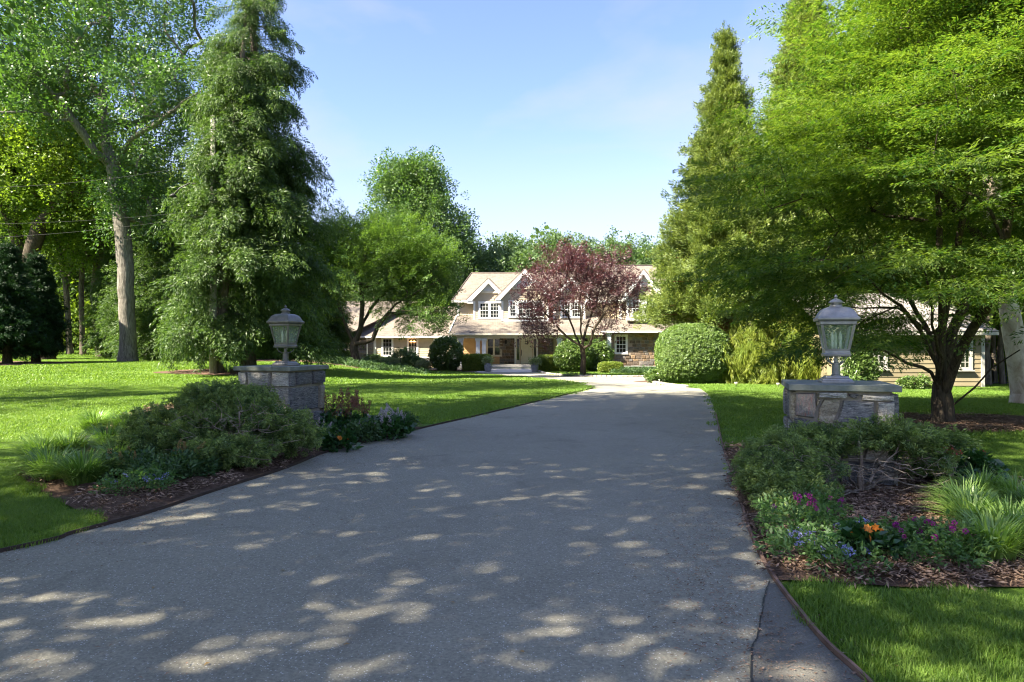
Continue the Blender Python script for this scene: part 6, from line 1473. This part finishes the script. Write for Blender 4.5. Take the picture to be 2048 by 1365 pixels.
for k, (px, py, _) in enumerate(lc): blade_clump('grass_clump', lab_l[k], hit(px, py), 620, .33, .42, 700 + k, 'strappy border grass in the left bed')
rc = [(1965, 1020), (2035, 1035), (1950, 1075), (2020, 1100), (1985, 1135), (2075, 1120), (2080, 1060), (1930, 1050)]
lab_r = ['rear-left clump of strappy grass in the right bed', 'rear clump of strappy grass at the right edge of the right bed', 'middle-left strappy grass clump right of the purple flowers', 'middle strappy grass clump at the right edge of the photograph', 'front strappy grass clump nearest the lower lawn', 'front strappy grass clump cut by the right edge', 'strappy grass clump behind the front one, cut by the right edge', 'outer left strappy grass clump leaning over the mulch']
for k, (px, py) in enumerate(rc): blade_clump('grass_clump', lab_r[k], hit(px, py), 430, .31, .3, 720 + k, 'strappy border grass in the right bed')

def flatmat(name, c1, c2, tr=.3): return leafmat(name, c1, c2, tr, (1.1, 1.0, 1.0), .3)
M['f_blue'] = flatmat('blue_petal', (.22, .23, .5), (.42, .42, .72)); M['f_purple'] = flatmat('magenta_bloom', (.22, .015, .16), (.45, .05, .33)); M['f_orange'] = flatmat('orange_petal', (.75, .2, .02), (.9, .38, .06))
M['f_pink'] = flatmat('coral_petal', (.65, .05, .08), (.8, .16, .2)); M['f_astilbe'] = flatmat('rusty_plume', (.17, .07, .05), (.32, .14, .10)); M['f_white'] = flatmat('pale_lilac_plume', (.5, .42, .48), (.68, .6, .62)); M['f_tan'] = flatmat('tan_plume', (.3, .2, .08), (.48, .33, .15))
M['l_glossy'] = leafmat('glossy_dark_leaf', (.015, .055, .015), (.05, .13, .03), .2, gloss=.6, rough=.3); M['l_herb'] = leafmat('soft_herb_leaf', (.05, .12, .03), (.15, .25, .09), .35)
mk('glossy', M['l_glossy'], n=16, L_=.13, lat=.08, vert=.03, ll=.085, lw=.05, flat=.3)
mk('herb', M['l_herb'], n=22, L_=.12, lat=.05, vert=.03, ll=.038, lw=.017, flat=.2)
def bloom(kind, mat, seed, sz):
    """one flower head as a small mesh"""
    g = np.random.default_rng(seed)
    if kind == 'open':      # five broad petals
        n = 6; a = np.arange(n) * 6.283 / n; D = np.stack([np.cos(a), np.sin(a), .45 + 0 * a], 1); P = D * sz * .05; N = np.tile([0, 0, 1.], (n, 1)); L_, W_ = np.full(n, sz), np.full(n, sz * .8)
    elif kind == 'globe':
        n = 46; D = g.normal(0, 1, (n, 3)); D /= np.linalg.norm(D, axis=1, keepdims=True); P = D * sz * .35; N = g.normal(0, 1, (n, 3)); L_, W_ = np.full(n, sz * .6), np.full(n, sz * .3)
    elif kind == 'umbel':
        n = 40; a = g.random(n) * 6.283; r_ = np.sqrt(g.random(n)) * sz; P = np.stack([r_ * np.cos(a), r_ * np.sin(a), sz * .4 - r_ * .5], 1); D = g.normal(0, 1, (n, 3)); D[:, 2] = np.abs(D[:, 2]) * .4; N = np.tile([0, 0, 1.], (n, 1)); L_, W_ = np.full(n, sz * .42), np.full(n, sz * .3)
    else:                   # feathery plume
        n = 120; t = g.random(n); a = g.random(n) * 6.283; r_ = sz * .22 * (1 - t) * g.random(n) ** .5; P = np.stack([r_ * np.cos(a), r_ * np.sin(a), t * sz], 1); D = np.stack([np.cos(a), np.sin(a), .9 + 0 * a], 1); N = g.normal(0, 1, (n, 3)); L_, W_ = np.full(n, sz * .13), np.full(n, sz * .045)
    V, Q = leaves(P, D, N, L_, W_); me = np_mesh('flower', V, quads=Q); t_ = me.attributes.new('tint', 'FLOAT', 'POINT'); t_.data.foreach_set('value', np.repeat(g.random(n), 4).astype(np.float32)); me.materials.append(mat); return me
BL = {k: [bloom(*v, s_, z) for s_ in (1, 2, 3)] for k, (v, z) in {'blue': (('umbel', M['f_blue']), .036), 'purple': (('globe', M['f_purple']), .022), 'orange': (('open', M['f_orange']), .042), 'pink': (('globe', M['f_pink']), .045), 'astilbe': (('plume', M['f_astilbe']), .26), 'white': (('plume', M['f_white']), .18), 'tan': (('plume', M['f_tan']), .14)}.items()}
def plant(name, label, pos, r, h, leafkey, nl, fk, nf, seed, cat='flowering plant', group=None, size=(.8, 1.2), fh=1.0, upright=.5, fs=(.8, 1.25)):
    g = np.random.default_rng(seed); x, y = pos; z = float(T(x, y)) + .04; e_ = empty(name, (x, y, z), 0, label=label, cat=cat, group=group)
    a = g.random(nl) * 6.283; q = r * np.sqrt(g.random(nl)); zz = h * g.random(nl) * (1 - .55 * (q / r) ** 2); P = np.stack([q * np.cos(a), q * np.sin(a), np.maximum(zz, .02)], 1)
    D = np.stack([np.cos(a) * .6, np.sin(a) * .6, upright + 0 * a], 1) + g.normal(0, .4, (nl, 3)); scatter('foliage', P, rots(D, g, .6), g.uniform(*size, nl), leafkey, e_)
    gs = G()
    for k in range(nf):
        a_ = g.random() * 6.283; q_ = r * math.sqrt(g.random()) * .95; p = np.array([q_ * math.cos(a_), q_ * math.sin(a_), h * fh * (1 - .35 * (q_ / r) ** 2) * g.uniform(.95, 1.3)])
        o = bpy.data.objects.new('flower', BL[fk][k % 3]); COL.objects.link(o); o.parent = e_; o.location = p
        o.rotation_euler = (g.normal(0, .3) + (.75 if fk == 'orange' else 0), g.normal(0, .3), g.random() * 6.28); s_ = g.uniform(*fs); o.scale = (s_,) * 3
        gs.tube([(p[0] * .55, p[1] * .55, 0), (p[0] * .85, p[1] * .85, p[2] * .6), tuple(p)], .0022, 3)
    if nf: gs.obj('stems', M['l_herb'], e_)
    return e_
# right bed
gp = 'purple globe flowers in the right bed'
plant('globe_flower', 'purple globe flowers behind the blue ones, left side of the right bed', hit(1590, 1085), .24, .27, 'herb', 55, 'purple', 12, 801, group=gp)
plant('globe_flower', 'purple globe flowers at the rear left, under the yew branches', hit(1640, 1058), .2, .22, 'herb', 40, 'purple', 9, 802, group=gp)
plant('globe_flower', 'purple globe flowers left of the strappy grass, left part', hit(1835, 1135), .2, .23, 'herb', 55, 'purple', 10, 803, group=gp)
plant('globe_flower', 'purple globe flowers left of the strappy grass, right part', hit(1890, 1140), .2, .24, 'herb', 55, 'purple', 9, 804, group=gp)
gb = 'small blue flowers in the beds'
plant('blue_flower', 'blue flowers with pale green leaves at the left of the right bed', hit(1590, 1122), .19, .13, 'herb', 42, 'blue', 9, 805, group=gb)
plant('blue_flower', 'low blue flowers at the front of the right bed near the lower lawn', hit(1695, 1150), .19, .10, 'herb', 34, 'blue', 7, 806, group=gb)
plant('blue_flower', 'few blue flowers just left of the orange begonia', hit(1708, 1110), .12, .18, 'herb', 18, 'blue', 7, 807, group=gb)
plant('begonia', 'orange begonia with dark glossy leaves in the right bed', hit(1742, 1128), .13, .14, 'glossy', 30, 'orange', 9, 808, group='orange begonias', fh=1.25, fs=(.6, .8))
plant('pink_flower', 'coral pink flowers with dark leaves right of the bare-branched yew', (X(1915, 7.3), 7.3), .32, .3, 'glossy', 75, 'pink', 12, 809, fh=1.1)
# left bed
plant('blue_flower', 'blue flowers spilling over the mulch in the left bed', hit(275, 990), .28, .15, 'herb', 60, 'blue', 9, 811, group=gb)
plant('leafy_perennial', 'low dark leafy plant with tan plumes before the dense yew', hit(350, 960), .38, .2, 'bed', 130, 'tan', 4, 812)
plant('leafy_perennial', 'dull green leafy plant with tan plumes left of the blue flowers', hit(255, 958), .26, .19, 'bed', 60, 'tan', 5, 813)
plant('astilbe', 'rusty red astilbe plumes just right of the left pillar', (X(690, 11.3), 11.3), .42, .3, 'glossy', 90, 'astilbe', 26, 814, fh=1.35, group='astilbes right of the left pillar', fs=(.75, 1.2))
plant('astilbe', 'pale pinkish astilbe plumes at the right end of the left bed', (X(775, 11.0), 11.0), .34, .24, 'glossy', 70, 'white', 13, 815, fh=1.15, group='astilbes right of the left pillar')
plant('begonia', 'orange begonia near the drive edge in the left bed', hit(682, 903), .12, .13, 'glossy', 26, 'orange', 6, 816, group='orange begonias', fh=1.2)
plant('begonia', 'small orange begonia further back in the left bed', hit(762, 868), .1, .12, 'glossy', 18, 'orange', 3, 817, group='orange begonias', fh=1.2)
plant('pale_flower', 'pale lilac flowers at the right foot of the dense yew', hit(640, 900), .2, .28, 'herb', 60, 'white', 7, 818, fh=.95, fs=(.4, .6))
plant('pale_flower', 'grey-green bushy plant behind the orange begonia', hit(728, 885), .2, .22, 'bed', 70, 'white', 6, 819, fh=.9, fs=(.35, .5))
plant('leafy_perennial', 'dark leafy plants under the rusty astilbe', hit(690, 880), .3, .16, 'glossy', 60, 'astilbe', 0, 820)
plant('leafy_perennial', 'lilac tinted plant at the far right tip of the left bed', hit(800, 862), .22, .2, 'bed', 60, 'white', 6, 821, fh=.95, fs=(.4, .6))
# a few fallen leaves and twigs on the asphalt
lf = [(560, 1150), (830, 1020), (310, 1180), (980, 905), (1250, 960), (1360, 850), (1440, 1250), (700, 1300), (900, 1210), (1180, 1120), (420, 1330), (1500, 1180), (1050, 1320), (620, 1040)]
me = None
for k, p in enumerate(lf):
    x, y = hit(*p)
    if me is None:
        V, Q = leaves(np.array([[0, 0, 0.]]), np.array([[1, .1, .1]]), np.array([[0, .1, 1.]]), [.035], [.018], .2); me = np_mesh('fallen_leaf', V, quads=Q); me.materials.append(M['f_tan'])
    o = bpy.data.objects.new('fallen_leaf', me); COL.objects.link(o); o.location = (x, y, T(x, y) + .012); o.rotation_euler = (0, 0, k * 2.3); tag(o, 'small dry tan leaf lying on the asphalt of the drive', 'leaf', 'fallen leaves on the drive')
# leafy bush against the outbuilding, seen behind the right lantern
shell_shrub('leafy_bush', 'dark leafy bush against the left end of the beige outbuilding', (X(1722, 22.6), 22.6), (.55, .45, .62), 'rhodo', 260, 541, size=(.5, .8), depth=.5, lump=.1)
shell_shrub('leafy_bush', 'low dark bush at the foot of the beige outbuilding between its windows', (X(1830, 22.9), 22.9), (.5, .3, .22), 'rhodo', 130, 542, size=(.4, .7), depth=.5, lump=.1)
